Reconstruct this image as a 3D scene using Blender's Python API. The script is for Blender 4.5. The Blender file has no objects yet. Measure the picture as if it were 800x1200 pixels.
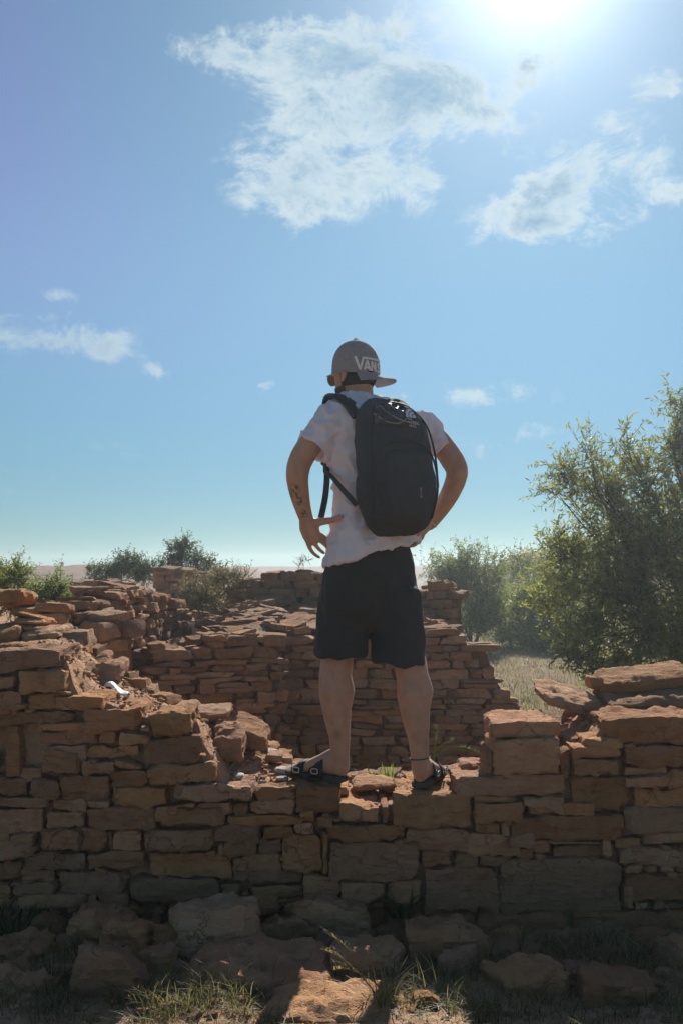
import bpy, bmesh, math, random
import numpy as np
from mathutils import Vector, Matrix, noise

random.seed(7)
sc = bpy.context.scene
C = sc.collection

# ---------------------------------------------------------------- camera
H = 1.62                 # eye height
FP = 1167.0              # focal length in photo pixels (800 x 1200)
HOR = 668.0              # horizon row
cam_d = bpy.data.cameras.new('camera')
cam_d.sensor_fit = 'VERTICAL'; cam_d.sensor_height = 36.0
cam_d.lens = 36.0 * FP / 1200.0
cam_d.shift_y = (HOR - 600.0) / 1200.0
cam_d.clip_start = 0.05; cam_d.clip_end = 20000
cam = bpy.data.objects.new('camera', cam_d); C.objects.link(cam)
cam.location = (0, 0, H); cam.rotation_euler = (math.radians(90), 0, 0)
sc.camera = cam

def P(x, y, Y):
    """photo pixel + distance -> place in the world"""
    return Vector(((x - 400.0) / FP * Y, Y, H + (HOR - y) / FP * Y))

# ---------------------------------------------------------------- sun direction
SUN = Vector((0.195, 1.0, 0.628)).normalized()
ELEV = math.asin(SUN.z); AZ = math.atan2(SUN.x, SUN.y)

world = bpy.data.worlds.new('World'); sc.world = world; world.use_nodes = True
world.cycles.sampling_method = 'MANUAL'; world.cycles.sample_map_resolution = 512

class NT:
    """small helper to write node trees"""
    def __init__(self, tree):
        self.t = tree; tree.nodes.clear()
    def n(self, typ, **kw):
        nd = self.t.nodes.new(typ)
        for k, v in kw.items(): setattr(nd, k, v)
        return nd
    def put(self, sock, v):
        if isinstance(v, bpy.types.NodeSocket): self.t.links.new(v, sock)
        elif v is not None: sock.default_value = v
    def math(self, op, a, b=None, c=None, clamp=False):
        nd = self.n('ShaderNodeMath', operation=op, use_clamp=clamp)
        self.put(nd.inputs[0], a); self.put(nd.inputs[1], b); self.put(nd.inputs[2], c)
        return nd.outputs[0]
    def vec(self, op, a, b=None, scale=None):
        nd = self.n('ShaderNodeVectorMath', operation=op)
        self.put(nd.inputs[0], a); self.put(nd.inputs[1], b)
        if scale is not None: self.put(nd.inputs['Scale'], scale)
        return nd.outputs['Value'] if op in ('DOT_PRODUCT', 'LENGTH', 'DISTANCE') else nd.outputs[0]
    def noise(self, v, scale, detail=4, rough=0.55, col=False, dist=0.0):
        nd = self.n('ShaderNodeTexNoise')
        if v is not None: self.put(nd.inputs['Vector'], v)
        self.put(nd.inputs['Scale'], scale); self.put(nd.inputs['Detail'], detail); self.put(nd.inputs['Roughness'], rough)
        self.put(nd.inputs['Distortion'], dist)
        return nd.outputs['Color'] if col else nd.outputs['Fac']
    def rng(self, v, a, b, c=0.0, d=1.0, smooth=True):
        nd = self.n('ShaderNodeMapRange', interpolation_type='SMOOTHSTEP' if smooth else 'LINEAR')
        for i, q in enumerate((v, a, b, c, d)): self.put(nd.inputs[i], q)
        return nd.outputs[0]
    def mix(self, f, a, b, mode='MIX'):
        nd = self.n('ShaderNodeMix', data_type='RGBA', blend_type=mode)
        self.put(nd.inputs[0], f)
        self.put(nd.inputs[6], a if isinstance(a, bpy.types.NodeSocket) else (*a, 1.0)[:4])
        self.put(nd.inputs[7], b if isinstance(b, bpy.types.NodeSocket) else (*b, 1.0)[:4])
        return nd.outputs[2]

def build_world():
    w = NT(world.node_tree)
    sky = w.n('ShaderNodeTexSky', sky_type='NISHITA', sun_disc=False)
    sky.sun_elevation = ELEV; sky.sun_rotation = AZ
    sky.air_density = 1.0; sky.dust_density = 0.0; sky.ozone_density = 2.0; sky.altitude = 300
    d = w.n('ShaderNodeTexCoord').outputs['Generated']
    sz = w.n('ShaderNodeSeparateXYZ'); w.put(sz.inputs[0], d)
    hz = w.mix(w.rng(sz.outputs[2], 0.0, 0.34), (0.36, 0.48, 0.63), (0.97, 1.0, 0.95))     # thicker air dims the lowest sky
    base = w.mix(1.0, sky.outputs[0], hz, 'MULTIPLY')
    sd_ = w.vec('DOT_PRODUCT', d, tuple(SUN))
    vio = w.math('MULTIPLY', w.math('MULTIPLY', w.rng(sd_, 0.97, 0.85), w.rng(sd_, 0.2, 0.6)), w.rng(sz.outputs[2], 0.10, 0.44))
    base = w.mix(1.0, base, w.mix(vio, (0.84, 1.02, 0.99), (1.08, 0.85, 1.07)), 'MULTIPLY')   # violet at the sides, cyan round the sun
    # bright aureole around the sun
    cs = w.math('MAXIMUM', w.vec('DOT_PRODUCT', d, tuple(SUN)), 0.0)
    g1 = w.math('MULTIPLY', w.math('POWER', cs, 420.0), 9.0)
    g2 = w.math('MULTIPLY', w.math('POWER', cs, 75.0), 4.4)
    g3 = w.math('MULTIPLY', w.math('POWER', cs, 14.0), 1.1)
    g = w.math('ADD', w.math('ADD', g1, g2), g3)
    gv = w.vec('SCALE', (0.93, 1.0, 1.04), None, g)
    base = w.vec('ADD', base, gv)
    # broken fair-weather clouds, placed by direction
    warp = w.vec('SCALE', w.vec('SUBTRACT', w.noise(d, 9.0, 5, 0.6, True), (0.5, 0.5, 0.5)), None, 0.085)
    dd = w.vec('ADD', d, warp)
    blobs = []
    def px(x, y): return Vector(((x - 400) / FP, 1.0, (HOR - y) / FP)).normalized()
    for x, y, rx, ry, wt, rot in (
        (280, 68, 92, 34, 0.9, 0), (400, 70, 120, 62, 1.05, 0), (480, 115, 135, 85, 1.15, 0), (540, 150, 90, 60, 0.85, 0), (380, 130, 90, 60, 0.85, 0),
        (355, 215, 95, 48, 0.95, 0), (480, 205, 75, 42, 0.7, 0), (440, 30, 80, 42, 0.9, 0), (625, 75, 55, 48, 0.75, 0), (285, 205, 30, 18, 0.6, 0),
        (665, 235, 120, 50, 0.95, 12), (640, 268, 90, 34, 0.95, 0), (720, 195, 75, 38, 0.75, 15), (775, 95, 45, 24, 0.7, 15), (785, 225, 60, 24, 0.7, 0), (710, 150, 40, 22, 0.6, 0),
        (60, 400, 130, 30, 0.78, -6), (10, 395, 70, 28, 0.7, 0), (188, 434, 42, 12, 0.62, 0), (45, 356, 46, 13, 0.6, 0), (150, 532, 60, 14, 0.5, 0),
        (575, 465, 92, 24, 0.62, 0), (605, 517, 80, 15, 0.55, 0), (730, 490, 60, 12, 0.52, 0), (490, 470, 30, 9, 0.5, 0), (315, 459, 24, 7, 0.55, 0), (60, 560, 90, 14, 0.42, 0), (720, 560, 120, 12, 0.42, 0)):
        blobs.append((px(x, y), rx * 1.3 / FP, ry * 1.32 / FP, wt * (1.05 if wt > .68 else .8), rot))
    rr = random.Random(11)
    for k in range(16):      # the same kind of cloud all round
        az = math.radians(rr.uniform(35, 325)) + 0.2; el = math.radians(rr.uniform(6, 48))
        blobs.append((Vector((math.sin(az) * math.cos(el), math.cos(az) * math.cos(el), math.sin(el))), rr.uniform(.08, .2), rr.uniform(.03, .09), rr.uniform(.6, 1.0), 0))
    acc = None
    for c, rx, ry, wt, rot in blobs:
        zax = -c
        xax = Vector((c.y, -c.x, 0)).normalized(); yax = xax.cross(c) * 1.0
        yax = c.cross(xax) * -1.0
        if yax.z < 0: yax = -yax
        zax = xax.cross(yax)
        M = Matrix((xax, yax, zax)).transposed() @ Matrix.Rotation(math.radians(rot), 3, 'Z')
        mp = w.n('ShaderNodeMapping', vector_type='TEXTURE')
        w.put(mp.inputs['Vector'], dd)
        mp.inputs['Location'].default_value = c
        mp.inputs['Rotation'].default_value = M.to_euler('XYZ')
        mp.inputs['Scale'].default_value = (rx, ry, 0.35)
        gr = w.n('ShaderNodeTexGradient', gradient_type='SPHERICAL')
        w.put(gr.inputs[0], mp.outputs[0])
        v = w.math('MULTIPLY', gr.outputs['Fac'], wt)
        acc = v if acc is None else w.math('SMOOTH_MAX', acc, v, 0.12)
    st = w.n('ShaderNodeMapping'); w.put(st.inputs['Vector'], d); st.inputs['Scale'].default_value = (1, 1, 1.5)
    fb = w.noise(st.outputs[0], 13.0, 7, 0.66, dist=0.5)
    fine = w.noise(st.outputs[0], 48.0, 5, 0.65)
    dens = w.math('ADD', w.math('MULTIPLY', acc, 1.35), w.math('MULTIPLY', w.math('SUBTRACT', fb, 0.60), 3.4))
    dens = w.math('ADD', dens, w.math('MULTIPLY', w.math('SUBTRACT', fine, 0.5), 0.6))
    dens = w.math('MULTIPLY', dens, w.rng(acc, 0.0, 0.25))
    cov = w.math('MULTIPLY', w.rng(dens, 0.05, 0.85), w.rng(acc, 0.03, 0.5, 0.15, 0.92))
    thick = w.math('MULTIPLY', w.rng(w.math('ADD', w.math('MULTIPLY', acc, 0.9), w.math('MULTIPLY', w.math('SUBTRACT', fb, 0.5), 1.8)), 0.46, 0.98), w.rng(fine, 0.25, 0.7, 1.0, 0.72))
    near = w.rng(cs, 0.80, 0.99)
    lit = w.mix(near, (5.4, 6.9, 7.8), (8.4, 9.6, 9.8))
    dark = w.mix(near, (3.4, 4.9, 6.7), (3.1, 5.1, 7.0))
    ccol = w.mix(thick, lit, dark)
    out = w.mix(cov, base, ccol)
    bg = w.n('ShaderNodeBackground'); w.put(bg.inputs[0], out); bg.inputs[1].default_value = 0.063
    o = w.n('ShaderNodeOutputWorld'); w.t.links.new(bg.outputs[0], o.inputs[0])
build_world()

sun_d = bpy.data.lights.new('sun', 'SUN'); sun_d.energy = 5.0; sun_d.angle = math.radians(0.6); sun_d.color = (1.0, 0.93, 0.84)
sun = bpy.data.objects.new('sun', sun_d); C.objects.link(sun)
sun.rotation_euler = (-SUN).to_track_quat('-Z', 'Y').to_euler(); sun.location = SUN * 60

vs = sc.view_settings
vs.view_transform = 'Standard'; vs.look = 'None'; vs.exposure = 0.5; vs.gamma = 1.0; vs.use_curve_mapping = False
sc.render.engine = 'CYCLES'
sc.cycles.use_denoising = True
sc.cycles.max_bounces = 6; sc.cycles.transparent_max_bounces = 8
sc.cycles.caustics_reflective = False; sc.cycles.caustics_refractive = False

# ---------------------------------------------------------------- materials
MATS = {}
def new_mat(name):
    m = bpy.data.materials.new(name); m.use_nodes = True; MATS[name] = m
    return m, NT(m.node_tree)
def finish(t, col, rough=0.9, bump=None, bstr=0.5, bdist=0.01, spec=0.25, trans=None, transcol=None, sheen=0, metal=0):
    b = t.n('ShaderNodeBsdfPrincipled')
    t.put(b.inputs['Base Color'], col if isinstance(col, bpy.types.NodeSocket) else (*col, 1.0))
    t.put(b.inputs['Roughness'], rough); b.inputs['Specular IOR Level'].default_value = spec
    b.inputs['Metallic'].default_value = metal
    if sheen: b.inputs['Sheen Weight'].default_value = sheen; b.inputs['Sheen Roughness'].default_value = 0.5
    if bump is not None:
        bn = t.n('ShaderNodeBump'); bn.inputs['Strength'].default_value = bstr; bn.inputs['Distance'].default_value = bdist
        t.put(bn.inputs['Height'], bump); t.put(b.inputs['Normal'], bn.outputs[0])
    o = t.n('ShaderNodeOutputMaterial'); s = b.outputs[0]
    if trans:
        tr = t.n('ShaderNodeBsdfTranslucent'); t.put(tr.inputs[0], transcol if isinstance(transcol, bpy.types.NodeSocket) else (*transcol, 1.0))
        mx = t.n('ShaderNodeMixShader'); mx.inputs[0].default_value = trans
        t.t.links.new(s, mx.inputs[1]); t.t.links.new(tr.outputs[0], mx.inputs[2]); s = mx.outputs[0]
    t.t.links.new(s, o.inputs[0])

def m_stone(name, c1, c2, c3, strata=1.0):
    m, t = new_mat(name)
    geo = t.n('ShaderNodeNewGeometry').outputs['Position']
    oi = t.n('ShaderNodeObjectInfo').outputs['Random']
    off = t.vec('ADD', geo, t.vec('SCALE', (13.1, 7.7, 3.3), None, oi))
    mp = t.n('ShaderNodeMapping'); t.put(mp.inputs[0], off); mp.inputs['Scale'].default_value = (1, 1, 4.5)
    big = t.noise(off, 7.0, 5, 0.6)
    mid = t.noise(off, 30.0, 6, 0.65)
    lay = t.noise(mp.outputs[0], 16.0, 6, 0.6)
    fine = t.noise(off, 190.0, 4, 0.7)
    col = t.mix(t.rng(big, 0.32, 0.68), c1, c2)
    col = t.mix(t.rng(lay, 0.5, 0.72, 0, 0.55), col, c3)
    col = t.mix(t.rng(mid, 0.52, 0.75, 0, 0.45), col, (c1[0] * .55, c1[1] * .5, c1[2] * .48))
    # per-stone shade and pale dust
    vr = t.n('ShaderNodeHueSaturation'); t.put(vr.inputs['Color'], col)
    t.put(vr.inputs['Value'], t.rng(oi, 0, 1, 0.66, 1.22, False))
    o2 = t.math('FRACT', t.math('MULTIPLY', oi, 17.31))
    t.put(vr.inputs['Saturation'], t.rng(o2, 0, 1, 0.86, 1.06, False))
    t.put(vr.inputs['Hue'], t.rng(t.math('FRACT', t.math('MULTIPLY', oi, 41.7)), 0, 1, 0.493, 0.503, False))
    col = t.mix(t.rng(fine, 0.45, 0.8, 0, 0.35), vr.outputs[0], (0.42, 0.29, 0.19))
    vc = t.n('ShaderNodeTexVoronoi', feature='DISTANCE_TO_EDGE'); t.put(vc.inputs['Vector'], t.vec('ADD', off, t.vec('SCALE', t.noise(off, 14, 3, 0.6, True), None, 0.12))); vc.inputs['Scale'].default_value = 7.0
    crack = t.math('MULTIPLY', t.rng(vc.outputs['Distance'], 0.0, 0.018, 1.0, 0.0), t.rng(big, 0.48, 0.6))
    col = t.mix(t.math('MULTIPLY', crack, 0.3), col, (c1[0] * .3, c1[1] * .3, c1[2] * .3))
    stain = t.math('MULTIPLY', t.rng(t.noise(off, 4.2, 6, 0.7), 0.52, 0.66), 0.38)
    col = t.mix(stain, col, (c1[0] * .5, c1[1] * .56, c1[2] * .62))
    bmp0 = t.math('MULTIPLY', crack, -0.6)
    bmp = t.math('ADD', t.math('ADD', bmp0, t.math('MULTIPLY', lay, 0.8 * strata)), t.math('ADD', t.math('MULTIPLY', mid, 0.9), t.math('MULTIPLY', fine, 0.28)))
    finish(t, col, 0.93, bmp, 1.0, 0.022, 0.12)
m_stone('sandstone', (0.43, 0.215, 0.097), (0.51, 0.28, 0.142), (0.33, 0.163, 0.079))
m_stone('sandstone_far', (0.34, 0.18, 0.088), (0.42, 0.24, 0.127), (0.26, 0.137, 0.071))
m_stone('pale_stone', (0.48, 0.44, 0.40), (0.56, 0.52, 0.48), (0.38, 0.33, 0.28))

def m_dirt(name, a, b, c, scale=1.0, bd=0.012):
    m, t = new_mat(name)
    p = t.n('ShaderNodeNewGeometry').outputs['Position']
    n1 = t.noise(p, 3.0 * scale, 6, 0.6); n2 = t.noise(p, 24 * scale, 6, 0.65); n3 = t.noise(p, 150 * scale, 3, 0.6)
    col = t.mix(t.rng(n1, 0.35, 0.65), a, b)
    col = t.mix(t.rng(n2, 0.5, 0.72, 0, 0.7), col, c)
    v = t.n('ShaderNodeTexVoronoi'); t.put(v.inputs['Vector'], p); v.inputs['Scale'].default_value = 70 * scale
    h = t.math('ADD', t.math('MULTIPLY', n2, 1.2), t.math('ADD', t.math('MULTIPLY', n3, 0.4), t.math('MULTIPLY', v.outputs['Distance'], -0.35)))
    finish(t, col, 0.96, h, 0.9, bd, 0.1)
m_dirt('dirt', (0.38, 0.22, 0.125), (0.47, 0.29, 0.18), (0.29, 0.16, 0.09))
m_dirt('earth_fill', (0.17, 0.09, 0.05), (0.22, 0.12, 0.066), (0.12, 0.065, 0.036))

def m_ground():
    m, t = new_mat('ground')
    p = t.n('ShaderNodeNewGeometry').outputs['Position']
    n0 = t.noise(p, 0.22, 5, 0.6); n1 = t.noise(p, 2.2, 6, 0.65); n2 = t.noise(p, 26, 5, 0.65); n3 = t.noise(p, 0.03, 4, 0.6)
    col = t.mix(t.rng(n1, 0.4, 0.62), (0.25, 0.155, 0.09), (0.19, 0.165, 0.075))
    col = t.mix(t.rng(n0, 0.45, 0.65, 0, 0.7), col, (0.16, 0.15, 0.06))
    sx = t.n('ShaderNodeSeparateXYZ'); t.put(sx.inputs[0], p)
    nearw = t.rng(sx.outputs[1], 5.0, 9.0)
    near = t.mix(t.rng(n2, 0.42, 0.65), (0.34, 0.215, 0.125), (0.45, 0.30, 0.185))
    far = t.rng(sx.outputs[1], 60, 300)
    col = t.mix(nearw, near, col)
    col = t.mix(far, col, t.mix(t.rng(n3, 0.4, 0.6), (0.24, 0.15, 0.10), (0.20, 0.14, 0.085)))
    finish(t, col, 0.96, t.math('ADD', t.math('MULTIPLY', n2, 1.0), t.math('MULTIPLY', t.noise(p, 120, 4, 0.65), 0.35)), 0.8, 0.02, 0.1)
m_ground()

def m_plain(name, c, rough=0.8, var=0.12, scale=40, bump=0.3, bd=0.003, spec=0.25, **k):
    m, t = new_mat(name)
    p = t.n('ShaderNodeTexCoord').outputs['Object']
    n = t.noise(p, scale, 5, 0.6)
    lo = tuple(max(0, q * (1 - var)) for q in c); hi = tuple(min(1, q * (1 + var)) for q in c)
    col = t.mix(t.rng(n, 0.3, 0.7), lo, hi)
    finish(t, col, rough, t.noise(p, scale * 6, 4, 0.6), bump, bd, spec, **k)

def m_leaf(name, c, tc, trans=0.42, var=0.5):
    m, t = new_mat(name)
    p = t.n('ShaderNodeNewGeometry').outputs['Position']
    at = t.n('ShaderNodeNewGeometry').outputs['Random Per Island']
    n = t.noise(p, 2.5, 3, 0.6)
    k = t.math('ADD', t.math('MULTIPLY', at, 0.65), t.math('MULTIPLY', n, 0.5))
    f = t.rng(k, 0.2, 0.9, 1 - var, 1 + var, False)
    col = t.vec('SCALE', c, None, f); tcol = t.vec('SCALE', tc, None, f)
    finish(t, col, 0.55, None, spec=0.3, trans=trans, transcol=tcol)
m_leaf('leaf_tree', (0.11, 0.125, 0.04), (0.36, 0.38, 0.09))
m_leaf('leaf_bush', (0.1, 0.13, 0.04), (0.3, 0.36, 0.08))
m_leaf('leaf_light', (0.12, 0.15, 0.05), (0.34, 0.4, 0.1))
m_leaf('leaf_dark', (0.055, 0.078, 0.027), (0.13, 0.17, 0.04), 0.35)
m_leaf('leaf_dry', (0.17, 0.15, 0.075), (0.26, 0.22, 0.09), 0.4, 0.4)
m_leaf('grass', (0.075, 0.085, 0.032), (0.16, 0.17, 0.05), 0.4, 0.6)
m_leaf('grass_dry', (0.22, 0.19, 0.09), (0.32, 0.27, 0.11), 0.4, 0.5)
m_leaf('weed', (0.11, 0.17, 0.04), (0.26, 0.36, 0.06), 0.45, 0.3)
m_plain('bark', (0.12, 0.09, 0.065), 0.95, 0.4, 25, 0.8, 0.01)

# person
def m_skin():
    m, t = new_mat('skin')
    tc = t.n('ShaderNodeNewGeometry').outputs['Position']
    n = t.noise(tc, 18, 4, 0.6)
    col = t.mix(t.rng(n, 0.3, 0.7), (0.44, 0.24, 0.155), (0.53, 0.30, 0.20))
    # tattoo ink on the left forearm
    tat = None
    for q, r in ((P(345, 573, 3.985), .034), (P(350, 587, 4.0), .03), (P(356, 602, 4.015), .028), (P(344, 580, 4.0), .03)):
        v = t.rng(t.vec('DISTANCE', tc, tuple(q)), r, r * 0.3)
        tat = v if tat is None else t.math('MAXIMUM', tat, v)
    tn = t.rng(t.noise(tc, 75, 3, 0.5, dist=1.5), 0.48, 0.56)
    col = t.mix(t.math('MULTIPLY', t.math('MULTIPLY', tat, tn), 0.85), col, (0.05, 0.045, 0.05))
    # scar on the left ankle
    sc_ = t.rng(t.vec('DISTANCE', tc, tuple(P(394, 861, 4.03))), .035, .012)
    col = t.mix(t.math('MULTIPLY', sc_, 0.4), col, (0.16, 0.07, 0.05))
    b = t.n('ShaderNodeBsdfPrincipled'); t.put(b.inputs['Base Color'], col); b.inputs['Roughness'].default_value = 0.5
    b.inputs['Specular IOR Level'].default_value = 0.35
    b.inputs['Sheen Weight'].default_value = 0.22; b.inputs['Sheen Roughness'].default_value = 0.35; b.inputs['Subsurface Weight'].default_value = 0.15; b.inputs['Subsurface Radius'].default_value = (0.01, 0.004, 0.002); b.inputs['Subsurface Scale'].default_value = 0.6
    bn = t.n('ShaderNodeBump'); bn.inputs['Strength'].default_value = 0.25; bn.inputs['Distance'].default_value = 0.003
    t.put(bn.inputs['Height'], t.noise(tc, 160, 4, 0.6)); t.put(b.inputs['Normal'], bn.outputs[0])
    o = t.n('ShaderNodeOutputMaterial'); t.t.links.new(b.outputs[0], o.inputs[0])
m_skin()
m_plain('shirt_cotton', (0.86, 0.83, 0.91), 0.9, 0.04, 30, 0.35, 0.002, 0.1, trans=0.25, transcol=(0.85, 0.76, 0.78), sheen=0.2)
m_plain('shorts_cloth', (0.047, 0.047, 0.046), 0.92, 0.05, 30, 0.5, 0.002, 0.12, sheen=0.08)
m_plain('pack_nylon', (0.044, 0.051, 0.058), 0.82, 0.08, 60, 0.5, 0.002, 0.25)
m_plain('pack_trim', (0.028, 0.033, 0.038), 0.6, 0.2, 60, 0.5, 0.002, 0.35)
m_plain('pack_crinkle', (0.055, 0.052, 0.055), 0.45, 0.3, 40, 0.6, 0.006, 0.6)
m_plain('webbing', (0.05, 0.052, 0.055), 0.8, 0.2, 80, 0.6, 0.002, 0.2)
m_plain('print_white', (0.72, 0.70, 0.70), 0.8, 0.05, 60)
m_plain('print_grey', (0.30, 0.30, 0.31), 0.8, 0.05, 60)
m_plain('cap_cloth', (0.27, 0.25, 0.265), 0.9, 0.12, 70, 0.6, 0.002, 0.1, sheen=0.2)
m_plain('cap_under', (0.030, 0.050, 0.045), 0.9, 0.12, 70, 0.6, 0.002, 0.1)
m_plain('hair_dark', (0.022, 0.018, 0.015), 0.8, 0.4, 120, 0.9, 0.004, 0.2)
m_plain('beard_brown', (0.10, 0.06, 0.042), 0.8, 0.4, 150, 0.9, 0.003, 0.2)
m_plain('sandal_leather', (0.018, 0.016, 0.016), 0.5, 0.3, 50, 0.5, 0.003, 0.4)
m_plain('sandal_sole', (0.075, 0.062, 0.05), 0.9, 0.3, 60, 0.6, 0.003)
m_plain('metal', (0.6, 0.58, 0.55), 0.35, 0.1, 40, 0.1, 0.001, 0.5, metal=1.0)
m_plain('lens_amber', (0.28, 0.19, 0.10), 0.15, 0.1, 40, 0.0, 0.001, 0.6, trans=0.3, transcol=(0.5, 0.38, 0.25))
m_plain('plastic_white', (0.78, 0.80, 0.82), 0.5, 0.05, 20, 0.4, 0.01)
m_plain('hill_earth', (0.22, 0.13, 0.085), 0.95, 0.25, 0.12, 0.8, 0.4, 0.1)
m_plain('hill_red', (0.20, 0.09, 0.055), 0.95, 0.3, 0.6, 0.9, 0.3, 0.1)
m_plain('plaster_far', (0.45, 0.36, 0.28), 0.9, 0.1, 1)

# ---------------------------------------------------------------- object helpers
def link(name, mesh, mat=None, parent=None, loc=None, smooth=False, sharp=None):
    if mat is not None and not mesh.materials: mesh.materials.append(MATS[mat] if isinstance(mat, str) else mat)
    if smooth:
        mesh.polygons.foreach_set('use_smooth', [True] * len(mesh.polygons))
        if sharp: mesh.set_sharp_from_angle(angle=math.radians(sharp))
    o = bpy.data.objects.new(name, mesh); C.objects.link(o)
    if parent is not None: o.parent = parent
    if loc is not None: o.location = loc
    return o
def empty(name, loc, label, cat, group=None):
    o = bpy.data.objects.new(name, None); C.objects.link(o); o.location = loc; o.empty_display_size = 0.1
    o['label'] = label; o['category'] = cat
    if group: o['group'] = group
    return o
def tag(o, label, cat, group=None):
    o['label'] = label; o['category'] = cat
    if group: o['group'] = group
    return o
def child(name, mesh, mat, parent, smooth=False, sharp=None):
    """mesh given in world coordinates, parent an Empty with only a location"""
    o = link(name, mesh, mat, parent, None, smooth, sharp)
    p = parent; off = Vector((0, 0, 0))
    while p is not None: off += Vector(p.location); p = p.parent
    o.location = -off
    return o
def mk(name, v, f):
    me = bpy.data.meshes.new(name); me.from_pydata([tuple(q) for q in v], [], f); me.update(); return me

class Geo:
    def __init__(s): s.v = []; s.f = []
    def add(s, v, f):
        b = len(s.v); s.v += [Vector(q) for q in v]; s.f += [tuple(i + b for i in q) for q in f]
    def loft(s, rings, caps=True):
        n = len(rings[0]); v = [p for r in rings for p in r]; f = []
        for i in range(len(rings) - 1):
            for j in range(n):
                a = i * n + j; b = i * n + (j + 1) % n
                f.append((a, b, b + n, a + n))
        if caps:
            f.append(tuple(range(n - 1, -1, -1))); f.append(tuple((len(rings) - 1) * n + j for j in range(n)))
        s.add(v, f)
    def limb(s, pts, rad, n=18, round_ends=True, flat=1.0, flat_axis=None, sub=3):
        """tapered tube through pts, smooth path; flat squashes along flat_axis"""
        pts = [Vector(p) for p in pts]; rad = list(rad)
        # catmull-rom resample
        P2 = []; R2 = []
        for i in range(len(pts) - 1):
            p0 = pts[max(i - 1, 0)]; p1 = pts[i]; p2 = pts[i + 1]; p3 = pts[min(i + 2, len(pts) - 1)]
            for k in range(sub):
                t = k / sub
                P2.append(0.5 * ((2 * p1) + (p2 - p0) * t + (2 * p0 - 5 * p1 + 4 * p2 - p3) * t * t + (3 * p1 - p0 - 3 * p2 + p3) * t ** 3))
                R2.append(rad[i] * (1 - t) + rad[i + 1] * t)
        P2.append(pts[-1]); R2.append(rad[-1])
        T = [(P2[min(i + 1, len(P2) - 1)] - P2[max(i - 1, 0)]).normalized() for i in range(len(P2))]
        if round_ends:
            pre = []; post = []
            for a in (0.98, 0.8, 0.45):
                c = math.sqrt(1 - a * a)
                pre.append((P2[0] - T[0] * R2[0] * a, R2[0] * max(c, .15), T[0])); post.append((P2[-1] + T[-1] * R2[-1] * a, R2[-1] * max(c, .15), T[-1]))
            seq = pre + list(zip(P2, R2, T)) + post[::-1]
        else: seq = list(zip(P2, R2, T))
        up = Vector((0, 0, 1)) if abs(T[0].z) < 0.9 else Vector((0, 1, 0))
        if flat_axis is not None: up = Vector(flat_axis)
        rings = []
        for c, r, t in seq:
            a = (up - t * up.dot(t)).normalized(); b = t.cross(a)
            if flat_axis is None: up = a
            rings.append([c + a * (r * flat * math.cos(2 * math.pi * j / n)) + b * (r * math.sin(2 * math.pi * j / n)) for j in range(n)])
        s.loft(rings)
    def mesh(s, name): return mk(name, s.v, s.f)

def remesh(geo, name, voxel, smooth=6, fac=0.5):
    me = geo.mesh(name)
    o = bpy.data.objects.new('tmp', me); C.objects.link(o)
    bm = bmesh.new(); bm.from_mesh(me); bmesh.ops.recalc_face_normals(bm, faces=bm.faces); bm.to_mesh(me); bm.free()
    md = o.modifiers.new('r', 'REMESH'); md.mode = 'VOXEL'; md.voxel_size = voxel; md.adaptivity = 0
    dg = bpy.context.evaluated_depsgraph_get(); dg.update()
    m2 = bpy.data.meshes.new_from_object(o.evaluated_get(dg))
    bpy.data.objects.remove(o); m2.name = name
    bm = bmesh.new(); bm.from_mesh(m2)
    for _ in range(smooth): bmesh.ops.smooth_vert(bm, verts=bm.verts, factor=fac, use_axis_x=True, use_axis_y=True, use_axis_z=True)
    bm.to_mesh(m2); bm.free(); m2.update()
    return m2
def displace(me, fn):
    nrm = [v.normal.copy() for v in me.vertices]
    for v, n in zip(me.vertices, nrm): v.co = v.co + n * fn(v.co, n)
    me.update()

# ---------------------------------------------------------------- stones
_grid = {}
def cube_grid(nx, ny, nz):
    k = (nx, ny, nz)
    if k in _grid: return _grid[k]
    idx = {}; V = []; F = []
    def vid(i, j, l):
        q = (i, j, l)
        if q not in idx: idx[q] = len(V); V.append((i / nx * 2 - 1, j / ny * 2 - 1, l / nz * 2 - 1))
        return idx[q]
    for i in range(nx):
        for j in range(ny):
            F.append((vid(i, j, 0), vid(i, j + 1, 0), vid(i + 1, j + 1, 0), vid(i + 1, j, 0)))
            F.append((vid(i, j, nz), vid(i + 1, j, nz), vid(i + 1, j + 1, nz), vid(i, j + 1, nz)))
    for i in range(nx):
        for l in range(nz):
            F.append((vid(i, 0, l), vid(i + 1, 0, l), vid(i + 1, 0, l + 1), vid(i, 0, l + 1)))
            F.append((vid(i, ny, l), vid(i, ny, l + 1), vid(i + 1, ny, l + 1), vid(i + 1, ny, l)))
    for j in range(ny):
        for l in range(nz):
            F.append((vid(0, j, l), vid(0, j, l + 1), vid(0, j + 1, l + 1), vid(0, j + 1, l)))
            F.append((vid(nx, j, l), vid(nx, j + 1, l), vid(nx, j + 1, l + 1), vid(nx, j, l + 1)))
    _grid[k] = (V, F); return _grid[k]

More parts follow.
